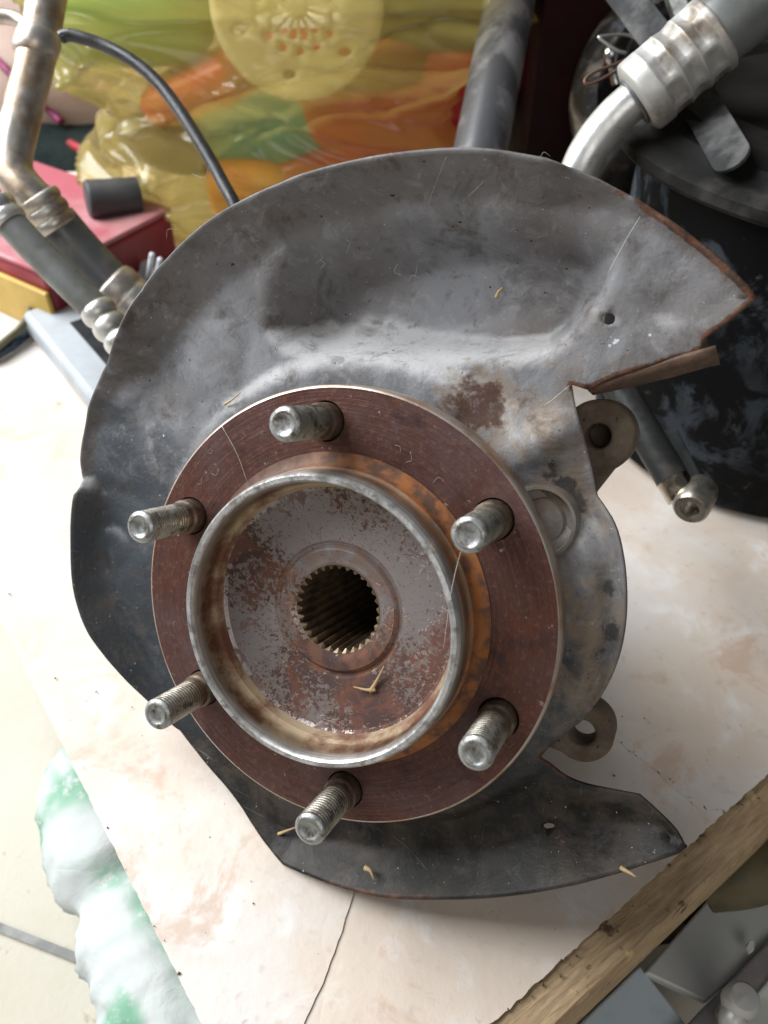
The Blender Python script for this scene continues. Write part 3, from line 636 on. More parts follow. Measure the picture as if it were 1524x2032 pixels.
# red crate with yellow end
M_RED = simple('red_plastic', (.26, .018, .032), (.18, .012, .022), .5, 0, sc=14)
M_PINK = simple('pale_red_plastic', (.42, .20, .21), (.34, .075, .10), .55, 0, sc=9, lo=.42, hi=.58)  # paler red for the lid than for the body
M_YEL = simple('yellow_plastic', (.52, .35, .06), (.42, .27, .04), .45, 0, sc=14)
zt = .055; q0, q1, q2 = G(87, 542, zt), G(-40, 415, zt), G(292, 436, zt)
ax = (q2-q0)*1.25; ay = Vector((-ax.y, ax.x, 0)).normalized()*.20
r = root('toy_crate', [Vector((p.x, p.y, 0)) for p in (q0, q0+ax, q0+ay)], 'red plastic toy crate with a paler lid and a yellow end behind the hoses', 'crate')
b0 = Vector((q0.x, q0.y, 0.0006)); o = part('body', box_pts(b0, ax, ay, (0, 0, zt-.004)), M_RED, r, False); bevel(o, .004, 2)
o = part('lid', box_pts(b0+Vector((0, 0, zt-.0038))-ax*.005-ay*.01, ax*1.01, ay*1.02, (0, 0, .004)), M_PINK, r, False); bevel(o, .0015, 2)
yn = -ax.normalized(); o = part('end_panel', box_pts(b0+yn*.0042, ax.normalized()*.004, ay*.98, (0, 0, zt-.016)), M_YEL, r, False); bevel(o, .001, 1)
a, b = P(172, 396, .652), P(275, 388, .668); placed('rubber_plug', tube([a, a.lerp(b, .02), a.lerp(b, .05), b], [.0128, .0142, .0146, .0146], 28), simple('rubber_grey', (.028, .030, .033), (.05, .05, .052), .6, 0, sc=40), 'short dark grey rubber cylinder lying on the red crate', 'cylinder', angle=50)
# scrap of white film under the bag
sp = [G(232, 556, .012), G(262, 528, .02), G(300, 512, .03), G(308, 545, .02), G(282, 560, .014), G(256, 572, .008)]
placed('white_scrap', (sp, [(0, 1, 4, 5), (1, 2, 3, 4)]), simple('white_film', (.72, .74, .76), (.6, .62, .65), .4), 'white scrap of film at the bottom corner of the yellow bag', 'scrap')
for k, (u0, v0, u1, v1) in enumerate(((290, 580, 302, 505), (303, 585, 318, 515))):
    placed('white_stick', tube([G(u0, v0, .004), G(u1, v1, .05)], .0022, 10), simple('stick_white%d' % k, (.62, .66, .70), None, .4), 'thin pale stick between the bag and the shield, %s of two' % ('left' if k == 0 else 'right'), 'stick')

# ------------------------------------------------------------------ yellow bag with toys inside
m = Mat('yellow_film', .22)
n_ = m.noise(9, 3, .5, m.scalev((1, 1, 5)), .5); n2_ = m.noise(26, 4, .55, m.scalev((1, 1, 4.5)), .3)
rg = m.math('POWER', m.math('SUBTRACT', 1.0, m.math('ABSOLUTE', m.math('SUBTRACT', m.mul(n_, 2.0), 1.0))), 7.0)
rg2 = m.math('POWER', m.math('SUBTRACT', 1.0, m.math('ABSOLUTE', m.math('SUBTRACT', m.mul(n2_, 2.0), 1.0))), 7.0)
yc = (.98, .84, .30); fold = m.math('ADD', m.mul(rg, .7), m.mul(rg2, .35))
m.set(Base_Color=yc, Roughness=.16); m.bump(m.noise(70, 3, .5, m.scalev((1, 1, 3))), .12, .002)
tr = m.node('ShaderNodeBsdfTransparent'); tr.inputs[0].default_value = (1.0, .97, .84, 1)
tl = m.node('ShaderNodeBsdfTranslucent'); m.put(tl.inputs[0], yc)
mx1 = m.node('ShaderNodeMixShader'); mx1.inputs[0].default_value = .68; m.t.links.new(m.b.outputs[0], mx1.inputs[1]); m.t.links.new(tl.outputs[0], mx1.inputs[2])
mx2 = m.node('ShaderNodeMixShader'); mx2.inputs[0].default_value = .62; m.t.links.new(mx1.outputs[0], mx2.inputs[1]); m.t.links.new(tr.outputs[0], mx2.inputs[2])
gl = m.node('ShaderNodeBsdfGlossy'); gl.inputs['Roughness'].default_value = .14; fz_ = m.node('ShaderNodeFresnel'); fz_.inputs[0].default_value = 1.45
mx3 = m.node('ShaderNodeMixShader'); m.put(mx3.inputs[0], m.mul(fz_.outputs[0], .7)); m.t.links.new(mx2.outputs[0], mx3.inputs[1]); m.t.links.new(gl.outputs[0], mx3.inputs[2])
m.t.links.new(mx3.outputs[0], m.t.nodes['Material Output'].inputs[0])
M_FILM = m.m
BC = Vector((-.083, .805, 0))
zs_ = np.array([0, .012, .03, .055, .08, .100, .112, .122, .14, .165, .185, .192, .21, .25, .30, .34, .36]); rx_ = np.array([.130, .150, .166, .174, .172, .163, .155, .157, .174, .186, .190, .183, .197, .205, .19, .14, .05])
def bag_pt(a, z, grow=0.0):
    rx = float(np.interp(z, zs_, rx_)); ry = rx*.80
    ca, sa = math.cos(a), math.sin(a); k = (abs(ca)**3.4+abs(sa)**3.4)**(-1/3.4)
    w = .008*math.sin(3*a+9*z)+.004*fbm((ca*1.0, sa, z*6), 2.2)
    tilt = z+.020*ca                                                   # folds run slightly uphill to the right
    w += .0010*mnoise.fractal(Vector((ca*1.3, sa*1.3, tilt*30)), 1.0, 2.0, 2)
    for q_, (fz, fa) in enumerate(((13, 1.1), (24, 1.5), (46, 2.0))): w += (.0190, .0110, .0060)[q_]*max(0, 1-1.6*abs(mnoise.noise(Vector((ca*fa+5*q_, sa*fa, (z+(.06, -.03, .10)[q_]*ca)*fz)))))**4
    return Vector((BC.x+(rx*k*ca)+w*ca-grow*ca, BC.y+ry*k*sa+w*sa-grow*sa, max(.001, z)))
NA, NZ = 260, 190; V, F = [], []
for j in range(NZ+1):
    z = .36*j/NZ
    for i in range(NA): V.append(bag_pt(2*math.pi*i/NA, z))
for j in range(NZ):
    for i in range(NA): F.append((j*NA+i, j*NA+(i+1) % NA, (j+1)*NA+(i+1) % NA, (j+1)*NA+i))
F += [tuple(range(NA))[::-1], tuple(NZ*NA+i for i in range(NA))]
tag(mk('plastic_bag', V, F, M_FILM, None, True, BC), 'translucent yellow plastic bag stuffed with coloured toys behind the shield', 'bag')
def on_bag(u, v, depth_in):
    """point on the bag's front along the sight line of the photograph, moved inwards"""
    best = None
    for d in np.arange(.55, 1.15, .004):
        p = P(u, v, d); q = p-BC; z = min(max(p.z, 0), .33); rx = float(np.interp(z, zs_, rx_)); ry = rx*.80
        if abs(q.x/rx)**3.4+abs(q.y/ry)**3.4 < 1: best = d; break
    best = best or .75
    return P(u, v, best+depth_in)
def blob(c, rx, ry, rz, amp=.05, sc=20, seg=40, rot=None, pw=1.0):
    V, F = [], []; R = Matrix.Rotation(rot[0], 3, rot[1]) if rot else Matrix.Identity(3)
    for j in range(seg//2+1):
        th = math.pi*j/(seg//2)
        for i in range(seg):
            ph = 2*math.pi*i/seg; f = lambda t: math.copysign(abs(t)**pw, t)
            p = Vector((f(math.sin(th))*f(math.cos(ph)), f(math.sin(th))*f(math.sin(ph)), f(math.cos(th))))
            k = 1+amp*mnoise.fractal(p*2.2+c*sc, 1.0, 2.0, 3); V.append(c+R @ Vector((p.x*rx*k, p.y*ry*k, p.z*rz*k)))
    for j in range(seg//2):
        for i in range(seg): F.append((j*seg+i, (j+1)*seg+i, (j+1)*seg+(i+1) % seg, j*seg+(i+1) % seg))
    return V, F
def toy(name, u, v, rx, ry, rz, col, label, cat='toy', din=.03, pw=.6, rot=None, amp=.02):
    c = on_bag(u, v, din+ry*1.05+.006)
    if c.z-rz < .006: c.z = rz+.006
    return placed(name, blob(c, rx, ry, rz, amp, 20, 36, rot, pw), simple(name+'_plastic', tuple(x*.9 for x in col), tuple(x*.6 for x in col), .4, 0, sc=15), label, cat)
toy('toy_bowl', 560, 245, .078, .03, .050, (.005, .42, .40), 'teal toy bowl pressed against the front of the yellow bag', pw=.8)
toy('toy_block', 800, 180, .095, .03, .040, (.62, .008, .012), 'red toy block inside the right half of the yellow bag', pw=.5, rot=(-.12, 'Y'))
toy('toy_brick', 740, 335, .110, .03, .040, (.50, .004, .010), 'long dark red toy brick inside the bag just above the shield rim', pw=.5, rot=(-.35, 'Y'))
toy('toy_cup', 500, 390, .038, .03, .030, (.80, .27, .015), 'orange toy cup inside the bag beside the black cable', pw=.6)
toy('toy_boat', 410, 165, .060, .03, .020, (.72, .06, .02), 'orange-red toy boat inside the bag at its pinched waist', pw=.7, rot=(-.35, 'Y'))
toy('toy_stone', 345, 285, .050, .03, .024, (.20, .18, .11), 'grey-brown oval toy inside the bag left of the teal bowl', pw=1.0, rot=(.25, 'Y'))
toy('toy_ring', 250, 40, .070, .03, .032, (.16, .44, .12), 'light green toy in the upper left corner of the yellow bag', pw=.7)
toy('toy_ball', 885, 262, .016, .014, .016, (.01, .42, .04), 'small bright green toy ball in the bag beside the steel tube', 'ball', pw=1.0)
toy('toy_box', 870, 20, .065, .03, .036, (.035, .04, .02), 'dark olive toy box at the top of the bag beside the steel tube', pw=.5)
toy('toy_van', 900, 110, .065, .03, .028, (.16, .005, .010), 'deep red toy van inside the bag below the olive box', pw=.5, din=.03)
toy('toy_shovel', 640, 120, .085, .03, .020, (.34, .06, .02), 'brown toy shovel lying flat inside the bag under the pale dish', pw=.6, din=.03)
# pale openwork dish at the top of the bag
dc = on_bag(590, 15, .026); n = (ORG-dc).normalized(); n.z *= .35; n.normalize(); ux = Vector((0, 0, 1)).cross(n).normalized(); uy = n.cross(ux)
dm_ = Matrix(((ux.x, uy.x, n.x, dc.x), (ux.y, uy.y, n.y, dc.y), (ux.z, uy.z, n.z, dc.z), (0, 0, 0, 1)))
hl = []
for k in range(14):
    a = 2*math.pi*k/14
    hl.append([(r_*math.cos(a+w_), r_*math.sin(a+w_)) for r_, w_ in ((.008, -.10), (.020, -.15), (.0225, 0), (.020, .15), (.008, .10))])
    hl.append(circ(.029*math.cos(a+.22), .029*math.sin(a+.22), .0032, 8))
for k in range(6): hl.append(circ(.046*math.cos(k*1.05+.3), .046*math.sin(k*1.05+.3), .0055, 10, .0035))
v2, f2 = plate(circ(0, 0, .064, 60), hl, .006)
dish = mk('openwork_dish', [(x, y, -.004*(math.hypot(x, y)/.06)**2) for x, y in v2], [tuple(f) for f in f2], simple('cream_plastic', (.80, .74, .52), (.74, .66, .42), .4, sc=10), None, True); dish.matrix_world = dm_
so = dish.modifiers.new('sheet', 'SOLIDIFY'); so.thickness = .002
tag(dish, 'pale cream openwork dish with radial slots at the top of the yellow bag', 'dish')

# ------------------------------------------------------------------ beige sack, dark bags at top left
c = P(120, 138, .99); M_BEIGE = simple('beige_fabric', (.48, .36, .31), (.40, .29, .25), .85, 0, sc=6, bump=.3, bd=.002)
V, F = blob(c, .21, .15, .150, .10, 3, 56); r = root('beige_sack', V, 'plump beige fabric sack with purple piping at the top left', 'sack')
part('sack_body', (V, F), M_BEIGE, r)
def sight_on(u, v, verts, d0, lift=.002):
    best = min(verts, key=lambda q: (lambda w: (w.x/w.z*FPX+CX-u)**2+(w.y/w.z*FPX+CY-v)**2+(1e9 if w.z > d0 else 0))(Vector(((q-ORG).x, -(q-ORG).y*SP-(q-ORG).z*CP, (q-ORG).y*CP-(q-ORG).z*SP))))
    q = best-ORG; dep = q.y*CP-q.z*SP; return P(u, v, dep-lift)
pp = catmull([sight_on(u, v, V, 1.02, .004) for u, v in ((-20, 105), (15, 140), (50, 175), (90, 212), (122, 243))], 6)
part('piping', tube(pp, .004, 8), simple('purple_piping', (.22, .015, .09), None, .6), r)
pp = catmull([sight_on(u, v, V, 1.02, .004) for u, v in ((48, -12), (60, 2), (72, 8))], 4); part('tassel', tube(pp, .005, 8), simple('magenta_tape', (.45, .06, .38), None, .5), r)
c = P(150, 385, .96); V, F = blob(c, .16, .10, .085, .08, 5, 40, None, .7)
placed('dark_bag', (V, F), simple('dark_green_fabric', (.006, .011, .011), (.010, .016, .015), .9, 0, sc=30), 'dark green fabric bag in the shadow under the beige sack', 'bag')
a, b = P(140, 285, .87), P(205, 345, .84); placed('red_strap', tube(catmull([a, a.lerp(b, .5)+Vector((0, 0, .006)), b], 6), .0048, 10), simple('strap_red', (.26, .008, .014), None, .6), 'short red strap on the dark bag above the red crate', 'strap')
c = P(-30, 545, .80); placed('navy_bag', blob(c, .085, .09, .075, .08, 4, 40, None, .75), simple('navy_fabric', (.035, .038, .062), (.05, .05, .075), .85, 0, sc=30), 'navy blue fabric bag cut by the left edge of the picture', 'bag')
c = P(-20, 250, 1.0); placed('navy_cloth', blob(c, .10, .10, .12, .1, 4, 40, None, .8), simple('navy_cloth', (.012, .016, .034), (.02, .022, .04), .9, 0, sc=30), 'very dark blue cloth bundle behind the aluminium pipe', 'cloth')

placed('dark_gap_filler', box_pts(Vector((.120, .70, .0006)), (.34, .06, 0), (-.03, .18, 0), (0, 0, .36)), simple('gap_filler_maroon', (.030, .006, .009), (.018, .008, .009), .8, 0, sc=10), 'tall dark maroon block added to darken the gap between the steel tube and the drum', 'box', smooth=False)  # added block, hides the pale board so the gap stays dark
# ------------------------------------------------------------------ right: steel tube, hose with ferrule, drum, strap, strut
m = Mat('painted_tube', .4, .3); n_ = m.noise(30, 6, .65, m.scalev((1, 1, .25))); c = m.mix(m.ms(n_, .42, .6), (.10, .10, .11), (.30, .29, .30)); c = m.mix(m.ms(m.noise(80, 5), .64, .72), c, (.14, .07, .04)); m.set(Base_Color=c); m.bump(m.noise(120, 5), .2, .0006); M_TUBE = m.m
a, b = P(953, 300, .56), P(1012, 0, .60); dirv = (b-a); k0 = a.z/dirv.z
p0 = a-dirv*(k0-.02); placed('steel_tube', tube([p0, a, b, b+dirv*.6], .0185, 32), M_TUBE, 'dark painted steel tube standing behind the top of the dust shield', 'tube')
r = root('pipe_fitting', [P(1150, 330, .40), P(1340, 120, .38)], 'bright aluminium pipe with a big crimped ferrule and grey hose, top right', 'hose', 'refrigerant hoses')
pts = catmull([P(1100, 520, .43), P(1125, 410, .42), P(1152, 330, .41), P(1180, 280, .405), P(1222, 230, .40), P(1275, 185, .395), P(1300, 165, .394)], 8); part('pipe', tube(pts, .0094, 28), M_ALU_B, r)
a, b = P(1262, 200, .396), P(1424, 62, .380); d_ = (b-a)
part('washer', tube([a-d_*.03, a+d_*.02], .0120, 28), M_HOSE, r, angle=40)
Lf, Sg = 64, 48; V, F = [], []; fr = frames([a, b])[0]
for k in range(Lf+1):
    t = k/Lf
    for i in range(Sg):
        w_ = 2*math.pi*i/Sg; rr = .0183
        for cc in (.34, .56, .78):                                     # three rings of crimp dents, eight jaws
            rr -= .0030*max(0, 1-abs(t-cc)/.10)**.6*(abs(math.cos(4*w_+(.4 if cc == .56 else 0)))**.5)
        rr -= .004*max(0, (.06-t)/.06)**2 + .003*max(0, (t-.96)/.04)**2
        V.append(a+d_*t+(fr[1]*math.cos(w_)+fr[2]*math.sin(w_))*rr)
for k in range(Lf):
    for i in range(Sg): F.append((k*Sg+i, k*Sg+(i+1) % Sg, (k+1)*Sg+(i+1) % Sg, (k+1)*Sg+i))
F += [tuple(range(Sg))[::-1], tuple(Lf*Sg+i for i in range(Sg))]
part('ferrule', (V, F), M_FERR, r)
part('rubber_hose', tube(catmull([a+d_*.9, b+d_*.1, P(1500, 5, .376), P(1590, -60, .37), P(1700, -120, .37)], 8), .0165, 32), M_HOSE_G, r)

m = Mat('drum_plastic', .45); n_ = m.noise(26, 6, .7, dist=.6); n2_ = m.noise(9, 4); c = m.mix(m.mul(m.ms(n_, .47, .58), m.ms(n2_, .36, .56)), (.003, .0033, .0036), (.040, .047, .056)); c = m.mix(m.ms(m.noise(90, 5, .7), .63, .72), c, (.05, .047, .042)); m.set(Base_Color=c, Specular_IOR_Level=.10, Roughness=m.ms(n_, .35, .65, .55, .85)); m.bump(n_, .2, .001); M_DRUM = m.m
DC = Vector((.252, .445, 0)); r = (empty('plastic_drum', DC, 'black plastic drum with mottled dusty side right of the shield', 'drum'), DC)
def at(c, mesh): return [Vector(v)+c for v in mesh[0]], mesh[1]
part('drum_body', at(DC, lathe([(.0001, .0006), (.098, .0006), (.105, .006), (.110, .06), (.112, .186), (.112, .200), (.106, .200), (.104, .02), (.0001, .018)], 96)), M_DRUM, r, angle=40)
m_rim = simple('drum_rim_plastic', (.008, .0075, .007), (.045, .042, .038), .7, 0, sc=30, lo=.5, hi=.78)
part('rim', at(DC, lathe([(.112, .184), (.128, .186), (.131, .189), (.131, .194), (.127, .1965), (.120, .1975), (.114, .203), (.106, .204), (.104, .190)], 96)), m_rim, r, angle=35)
part('lid', at(DC+Vector((0, 0, .2035)), lathe([(.108, .0), (.106, .006), (.09, .007), (.085, .003), (.0001, .003)], 96)), simple('lid_brown', (.007, .006, .005), (.013, .011, .009), .75, 0, sc=20), r, angle=35)
# round housing on top of the drum
hc = P(1345, 165, .60); ax_ = (ORG-hc).normalized(); ax_ = (ax_+Vector((-.25, 0, .35))).normalized(); u_ = ax_.orthogonal().normalized(); v_ = ax_.cross(u_)
HM = Matrix(((u_.x, v_.x, ax_.x, hc.x), (u_.y, v_.y, ax_.y, hc.y), (u_.z, v_.z, ax_.z, hc.z), (0, 0, 0, 1)))
r2 = empty('round_housing', matrix=HM, label='dusty round black housing with an open dark mouth, behind the crimped ferrule', cat='housing')
m = Mat('housing_dusty', .65); n_ = m.noise(22, 6, .65, dist=.8); c = m.mix(m.ms(n_, .45, .58), (.040, .036, .034), (.40, .36, .32)); c = m.mix(m.ms(m.noise(60, 5), .55, .68), c, (.13, .16, .21)); m.set(Base_Color=c); m.bump(m.noise(90, 5), .3, .001); M_HOUS = m.m
mk('housing_shell', *lathe([(.058, .004), (.066, .006), (.078, -.002), (.084, -.016), (.084, -.050), (.070, -.075), (.02, -.08), (.02, -.07), (.055, -.06), (.058, -.03)], 72, closed=True), M_HOUS, r2, True, angle=40)
mk('housing_floor', *lathe([(.056, -.035), (.030, -.034), (.028, -.026), (.0001, -.026)], 48), M_BLACK, r2, True, angle=40)
o = mk('ball_stud', *lathe([(.0001, .006), (.004, .0045), (.006, 0), (.004, -.0045), (.003, -.006), (.003, -.02)], 20), simple('nickel', (.75, .75, .76), None, .22, 1.0, bump=0), None, True); o.location = P(1211, 108, .575); o.rotation_euler = (-.5, -.3, 0)
tag(o, 'small shiny round pin head left of the crimped ferrule', 'pin')
placed('rubber_block', blob(P(1262, 300, .47), .020, .016, .030, .25, 9, 32, (.5, 'Y'), .6), simple('rubber_block', (.012, .010, .009), (.05, .035, .024), .8, 0, sc=60, lo=.55, hi=.75), 'dark rubber block under the bend of the bright aluminium pipe', 'block')
# metal strap with a rounded end
M_STRAP = simple('dusty_strap_metal', (.022, .023, .024), (.10, .098, .095), .6, .1, sc=30, lo=.45, hi=.66)
sa, sb, sc_ = P(1215, -40, .46), P(1352, 140, .425), P(1466, 338, .362)
d1 = (sc_-sb).normalized(); view = (ORG-sb).normalized(); sd = d1.cross(view).normalized(); nn = sd.cross(d1)
W = .0086
cen = [sa, sa.lerp(sb, .5), sb] + [sb.lerp(sc_, t) for t in (.25, .5, .75, .9)]
V = []; 
for p in cen: V += [p-sd*W, p+sd*W]
ec = sb.lerp(sc_, .9); nL = len(cen)
arc = [ec+(sd*math.cos(w_)+d1*math.sin(w_))*W for w_ in np.linspace(0, math.pi, 10)[1:-1]]
F = [(2*i, 2*i+1, 2*i+3, 2*i+2) for i in range(nL-1)]; b = len(V); V += arc; F.append((2*nL-2, 2*nL-1) + tuple(b+i for i in range(len(arc))))
o = placed('metal_strap', (V, F), M_STRAP, 'flat dusty metal strap with a rounded end hanging behind the ferrule', 'strap', smooth=False)
s_ = o.modifiers.new('sheet', 'SOLIDIFY'); s_.thickness = .0022; bevel(o, .0006, 2)
sa, sb = P(1330, -60, .52), P(1390, 110, .50); placed('channel_bar', tube([sa, sb, sb+(sb-sa)*.3], .009, 6), simple('channel_steel', (.14, .15, .14), (.06, .06, .055), .5, .5), 'dark steel channel bar just right of the flat strap, top right', 'bar', smooth=False)
placed('wire_loop', tube(catmull([P(1262, 110, .46), P(1220, 128, .46), P(1182, 142, .46), P(1163, 155, .46), P(1162, 166, .46), P(1180, 164, .46), P(1215, 145, .46), P(1240, 130, .46)], 6), .0009, 8), simple('rust_wire', (.16, .085, .06), None, .6, .4), 'loop of thin rusty wire left of the crimped ferrule', 'wire')
placed('steel_wire', tube(catmull([P(1275, 92, .48), P(1250, 70, .48), P(1195, 72, .48), P(1192, 78, .48), P(1225, 100, .48), P(1245, 106, .48)], 4), .0009, 8), simple('pale_wire', (.5, .5, .5), None, .4, .8), 'bent pale steel wire above the round pin head', 'wire')
# gas strut with ball socket
r = root('gas_strut', [P(1215, 770, .42), P(1375, 1000, .40)], 'black gas strut with silver sleeve and ball socket end, below the shield wing', 'strut')
ga, gb = P(1190, 705, .425), P(1334, 950, .405); part('cylinder', tube([ga-(gb-ga)*.6, ga, gb], .0082, 28), simple('strut_black', (.022, .022, .022), (.07, .06, .05), .42, .2, sc=60, lo=.5, hi=.75), r, angle=40)
gd = (gb-ga).normalized(); part('sleeve', tube([gb-gd*.0005, gb+gd*.0105], .0080, 28), simple('sleeve_steel', (.62, .54, .44), (.5, .42, .33), .25, 1.0, bump=0), r, angle=40)
e0, e1 = P(1392, 968, .405), P(1368, 1012, .392); ed = (e1-e0).normalized()
pr = [(0.0, .0078), (.004, .0088), (.014, .0090), (.0185, .0086), (.0200, .0074), (.0200, .0046), (.0140, .0042), (.0138, .0001)]
fr = frames([e0, e1])[0]; V = []; F = []; S_ = 32
for h, rr in pr:
    for i in range(S_): w_ = 2*math.pi*i/S_; V.append(e0+ed*h+(fr[1]*math.cos(w_)+fr[2]*math.sin(w_))*rr)
for k in range(len(pr)-1):
    for i in range(S_): F.append((k*S_+i, k*S_+(i+1) % S_, (k+1)*S_+(i+1) % S_, (k+1)*S_+i))
part('ball_socket', (V, F), simple('socket_steel', (.50, .47, .42), (.36, .33, .28), .35, .9, sc=60), r, angle=40)
h0 = P(1352, 905, .425); q_ = (P(1330, 850, .43)-P(1395, 950, .42)).normalized()
o = part('bracket', box_pts(P(1312, 862, .428), P(1345, 850, .428)-P(1312, 862, .428), P(1368, 975, .418)-P(1312, 862, .428), (0, .006, -.003)), simple('bracket_black', (.03, .035, .035), (.06, .065, .065), .4, .3), r, False); bevel(o, .001, 2)

# ------------------------------------------------------------------ beneath the board, right front: scrap metal
zl = -.075
M_PLATE = simple('galvanised', (.66, .68, .67), (.55, .56, .55), .5, .2, sc=14, lo=.4, hi=.62)
def slab(name, px, z, th, mat, label, cat, bev=.0012):
    V, F = prism([tuple(G(u, v, z).xy) for u, v in px], z-th, z)
    o = placed(name, (V, F), mat, label, cat, smooth=False); bevel(o, bev, 2); return o
slab('steel_plate', [(1445, 1738), (1600, 1800), (1540, 1862), (1402, 1988), (1278, 1930)], zl, .006, M_PLATE, 'pale grey flat steel plate under the right edge of the board', 'plate')
slab('flat_bar', [(1620, 1800), (1680, 1860), (1390, 2130), (1320, 2080), (1402, 1992), (1524, 1868)], zl+.004, .008, simple('bar_grey', (.22, .21, .22), (.34, .29, .27), .6, .2, sc=40), 'dark grey flat bar next to the pale steel plate, bottom right', 'bar')
slab('blue_box', [(1270, 1915), (1400, 2080), (1280, 2160), (1120, 2060)], zl-.002, .035, simple('pale_blue_paint', (.62, .72, .80), (.38, .50, .60), .5, 0, sc=22, lo=.5, hi=.7), 'pale blue painted metal box peeping out under the board corner', 'box')
slab('pale_plate', [(1560, 1900), (1700, 2000), (1560, 2140), (1478, 2060), (1480, 2000)], zl+.006, .006, simple('pale_green_paint', (.66, .69, .64), (.58, .60, .55), .5, 0, sc=18), 'pale greenish metal plate in the bottom right corner', 'plate')
r = root('hook_bolt', [G(1470, 1985, zl+.02)], 'dull steel bolt with a rounded head in the bottom right corner', 'bolt')
bc = G(1470, 1985, zl+.03); part('bolt_head', at(bc, lathe([(.0001, .006), (.0055, .0055), (.0072, .003), (.0074, -.004), (.0060, -.006), (.0045, -.0062), (.0045, -.03), (.0001, -.03)], 24)), M_FERR, r, angle=35)
part('bolt_arm', tube(catmull([bc+Vector((-.002, -.004, -.004)), G(1452, 2030, zl+.024), G(1455, 2100, zl+.012)], 8), .0055, 16), M_FERR, r)
slab('white_shard', [(1480, 1880), (1488, 1865), (1497, 1864), (1497, 1885), (1488, 1892)], zl+.008, .003, simple('white_ceramic', (.8, .8, .8), None, .4), 'small white shard lying on the dark flat bar', 'shard', .0004)
placed('olive_hose', tube(catmull([G(1400, 1740, zl+.02), G(1480, 1728, zl+.03), G(1600, 1690, zl+.035)], 8), .016, 24), simple('olive_rubber', (.12, .10, .05), (.06, .05, .03), .7, 0, sc=40), 'olive brown hose end under the board at the right edge', 'hose')
V, F = box_pts(G(1180, 1900, -.118), (.30, .05, 0), (.1, .28, 0), (0, 0, .030)); placed('scrap_tray', (V, F), simple('tray_black', (.016, .015, .015), (.035, .028, .022), .7, 0, sc=30), 'dark tray holding the scrap metal beneath the board', 'tray', smooth=False)

# ------------------------------------------------------------------ green and white sack on the floor, left front
m = Mat('printed_sack', .42); n_ = m.noise(13, 3, .5, dist=.4); n2_ = m.noise(120, 5, .7)
c = m.mix(m.mul(m.ms(n_, .45, .56), m.ms(n2_, .30, .5)), (.47, .50, .49), (.17, .34, .235)); c = m.mix(m.ms(m.noise(40, 4), .68, .71), c, (.22, .25, .38)); m.set(Base_Color=c, Roughness=.65, Specular_IOR_Level=.2); m.bump(m.math('ABSOLUTE', m.math('SUBTRACT', m.noise(28, 4, .6, dist=.6), .5)), .35, .005); M_SACK = m.m
sv, sf = [], []; spine = [G(230, 1440, -.085), G(190, 1560, -.085), G(205, 1700, -.085), G(255, 1810, -.085), G(310, 1930, -.08), G(360, 2060, -.08), G(420, 2200, -.08)]
sp_ = catmull(spine, 12); n = len(sp_); fr = frames(sp_)
for k, (p, (t, a, b)) in enumerate(zip(sp_, fr)):
    s_ = k/(n-1); side = t.cross(Vector((0, 0, 1))).normalized(); R_ = .029*min(1, (s_*7)**.5)*(1-.30*math.exp(-((s_-.44)/.05)**2))
    for i in range(40):
        w_ = 2*math.pi*i/40; q = side*math.cos(w_)*R_*1.05+Vector((0, 0, 1))*math.sin(w_)*R_*.80
        q *= 1+.10*mnoise.fractal((p+q)*26, 1.0, 2.0, 3)-.16*abs(mnoise.noise((p+q)*55))+.10*abs(mnoise.noise((p+q)*120))
        z_ = p+q; z_.z = max(z_.z, FLOOR_Z+.0008); sv.append(z_)
for k in range(n-1):
    for i in range(40): sf.append((k*40+i, k*40+(i+1) % 40, (k+1)*40+(i+1) % 40, (k+1)*40+i))
sf += [tuple(range(40))[::-1], tuple((n-1)*40+i for i in range(40))]
placed('plastic_sack', (sv, sf), M_SACK, 'crumpled white plastic sack with green print on the floor beside the board', 'sack')

# ------------------------------------------------------------------ small debris
M_STRAW = simple('straw', (.46, .33, .17), (.36, .24, .11), .7, 0, sc=120)
def hw(u, v, h): x, y = hub(u, v, h); return HUBM @ Vector((x, y, h))
def straw(pts, r_, label):
    L = catmull(pts, 6); placed('straw', tube(L, [r_*(1-.75*i/(len(L)-1)) for i in range(len(L))], 7), M_STRAW, label, 'straw', group='bits of dry straw')
straw([hw(735, 1372, .0008), hw(748, 1350, .0012), hw(762, 1322, .0024)], .0009, 'short upright straw bit lying on the hub face')
straw([hw(745, 1368, .0008), hw(728, 1369, .0011), hw(702, 1363, .0014)], .0009, 'second straw bit on the hub face, pointing left')
straw([hw(446, 802, -.020), hw(462, 792, -.018), hw(478, 778, -.017)], .0006, 'yellow straw bit above the upper left rim of the flange')
straw([hw(985, 590, -.036), hw(990, 578, -.035), hw(998, 570, -.035)], .0008, 'pale seed husk in the hollow of the dust shield')
straw([hw(553, 1655, -.024), hw(570, 1648, -.022), hw(592, 1640, -.020)], .0008, 'straw bit beside the lowest stud')
straw([hw(725, 1722, -.014), hw(735, 1728, -.013), hw(742, 1745, -.012)], .0012, 'pale husk in the lower lip of the shield')
straw([hw(1232, 1722, -.015), hw(1250, 1732, -.013), hw(1262, 1740, -.012)], .0009, 'straw bit on the lower lip near the right tip')
straw([hw(1108, 1412, -.021), hw(1114, 1400, -.020), hw(1120, 1388, -.020)], .0004, 'tiny straw bit right of the flange above the lower lug')
M_WEB = simple('cobweb', (.55, .53, .5), None, .8, bump=0)
wv, wf = [], []
def strand(pts, r_=.00011):
    V, F = tube(catmull(pts, 5), r_, 5); b = len(wv); wv.extend(V); wf.extend([tuple(i+b for i in f) for f in F])
strand([hw(916, 1090, .028), hw(905, 1130, .024), hw(893, 1190, .019), hw(880, 1290, .008)], .00011)
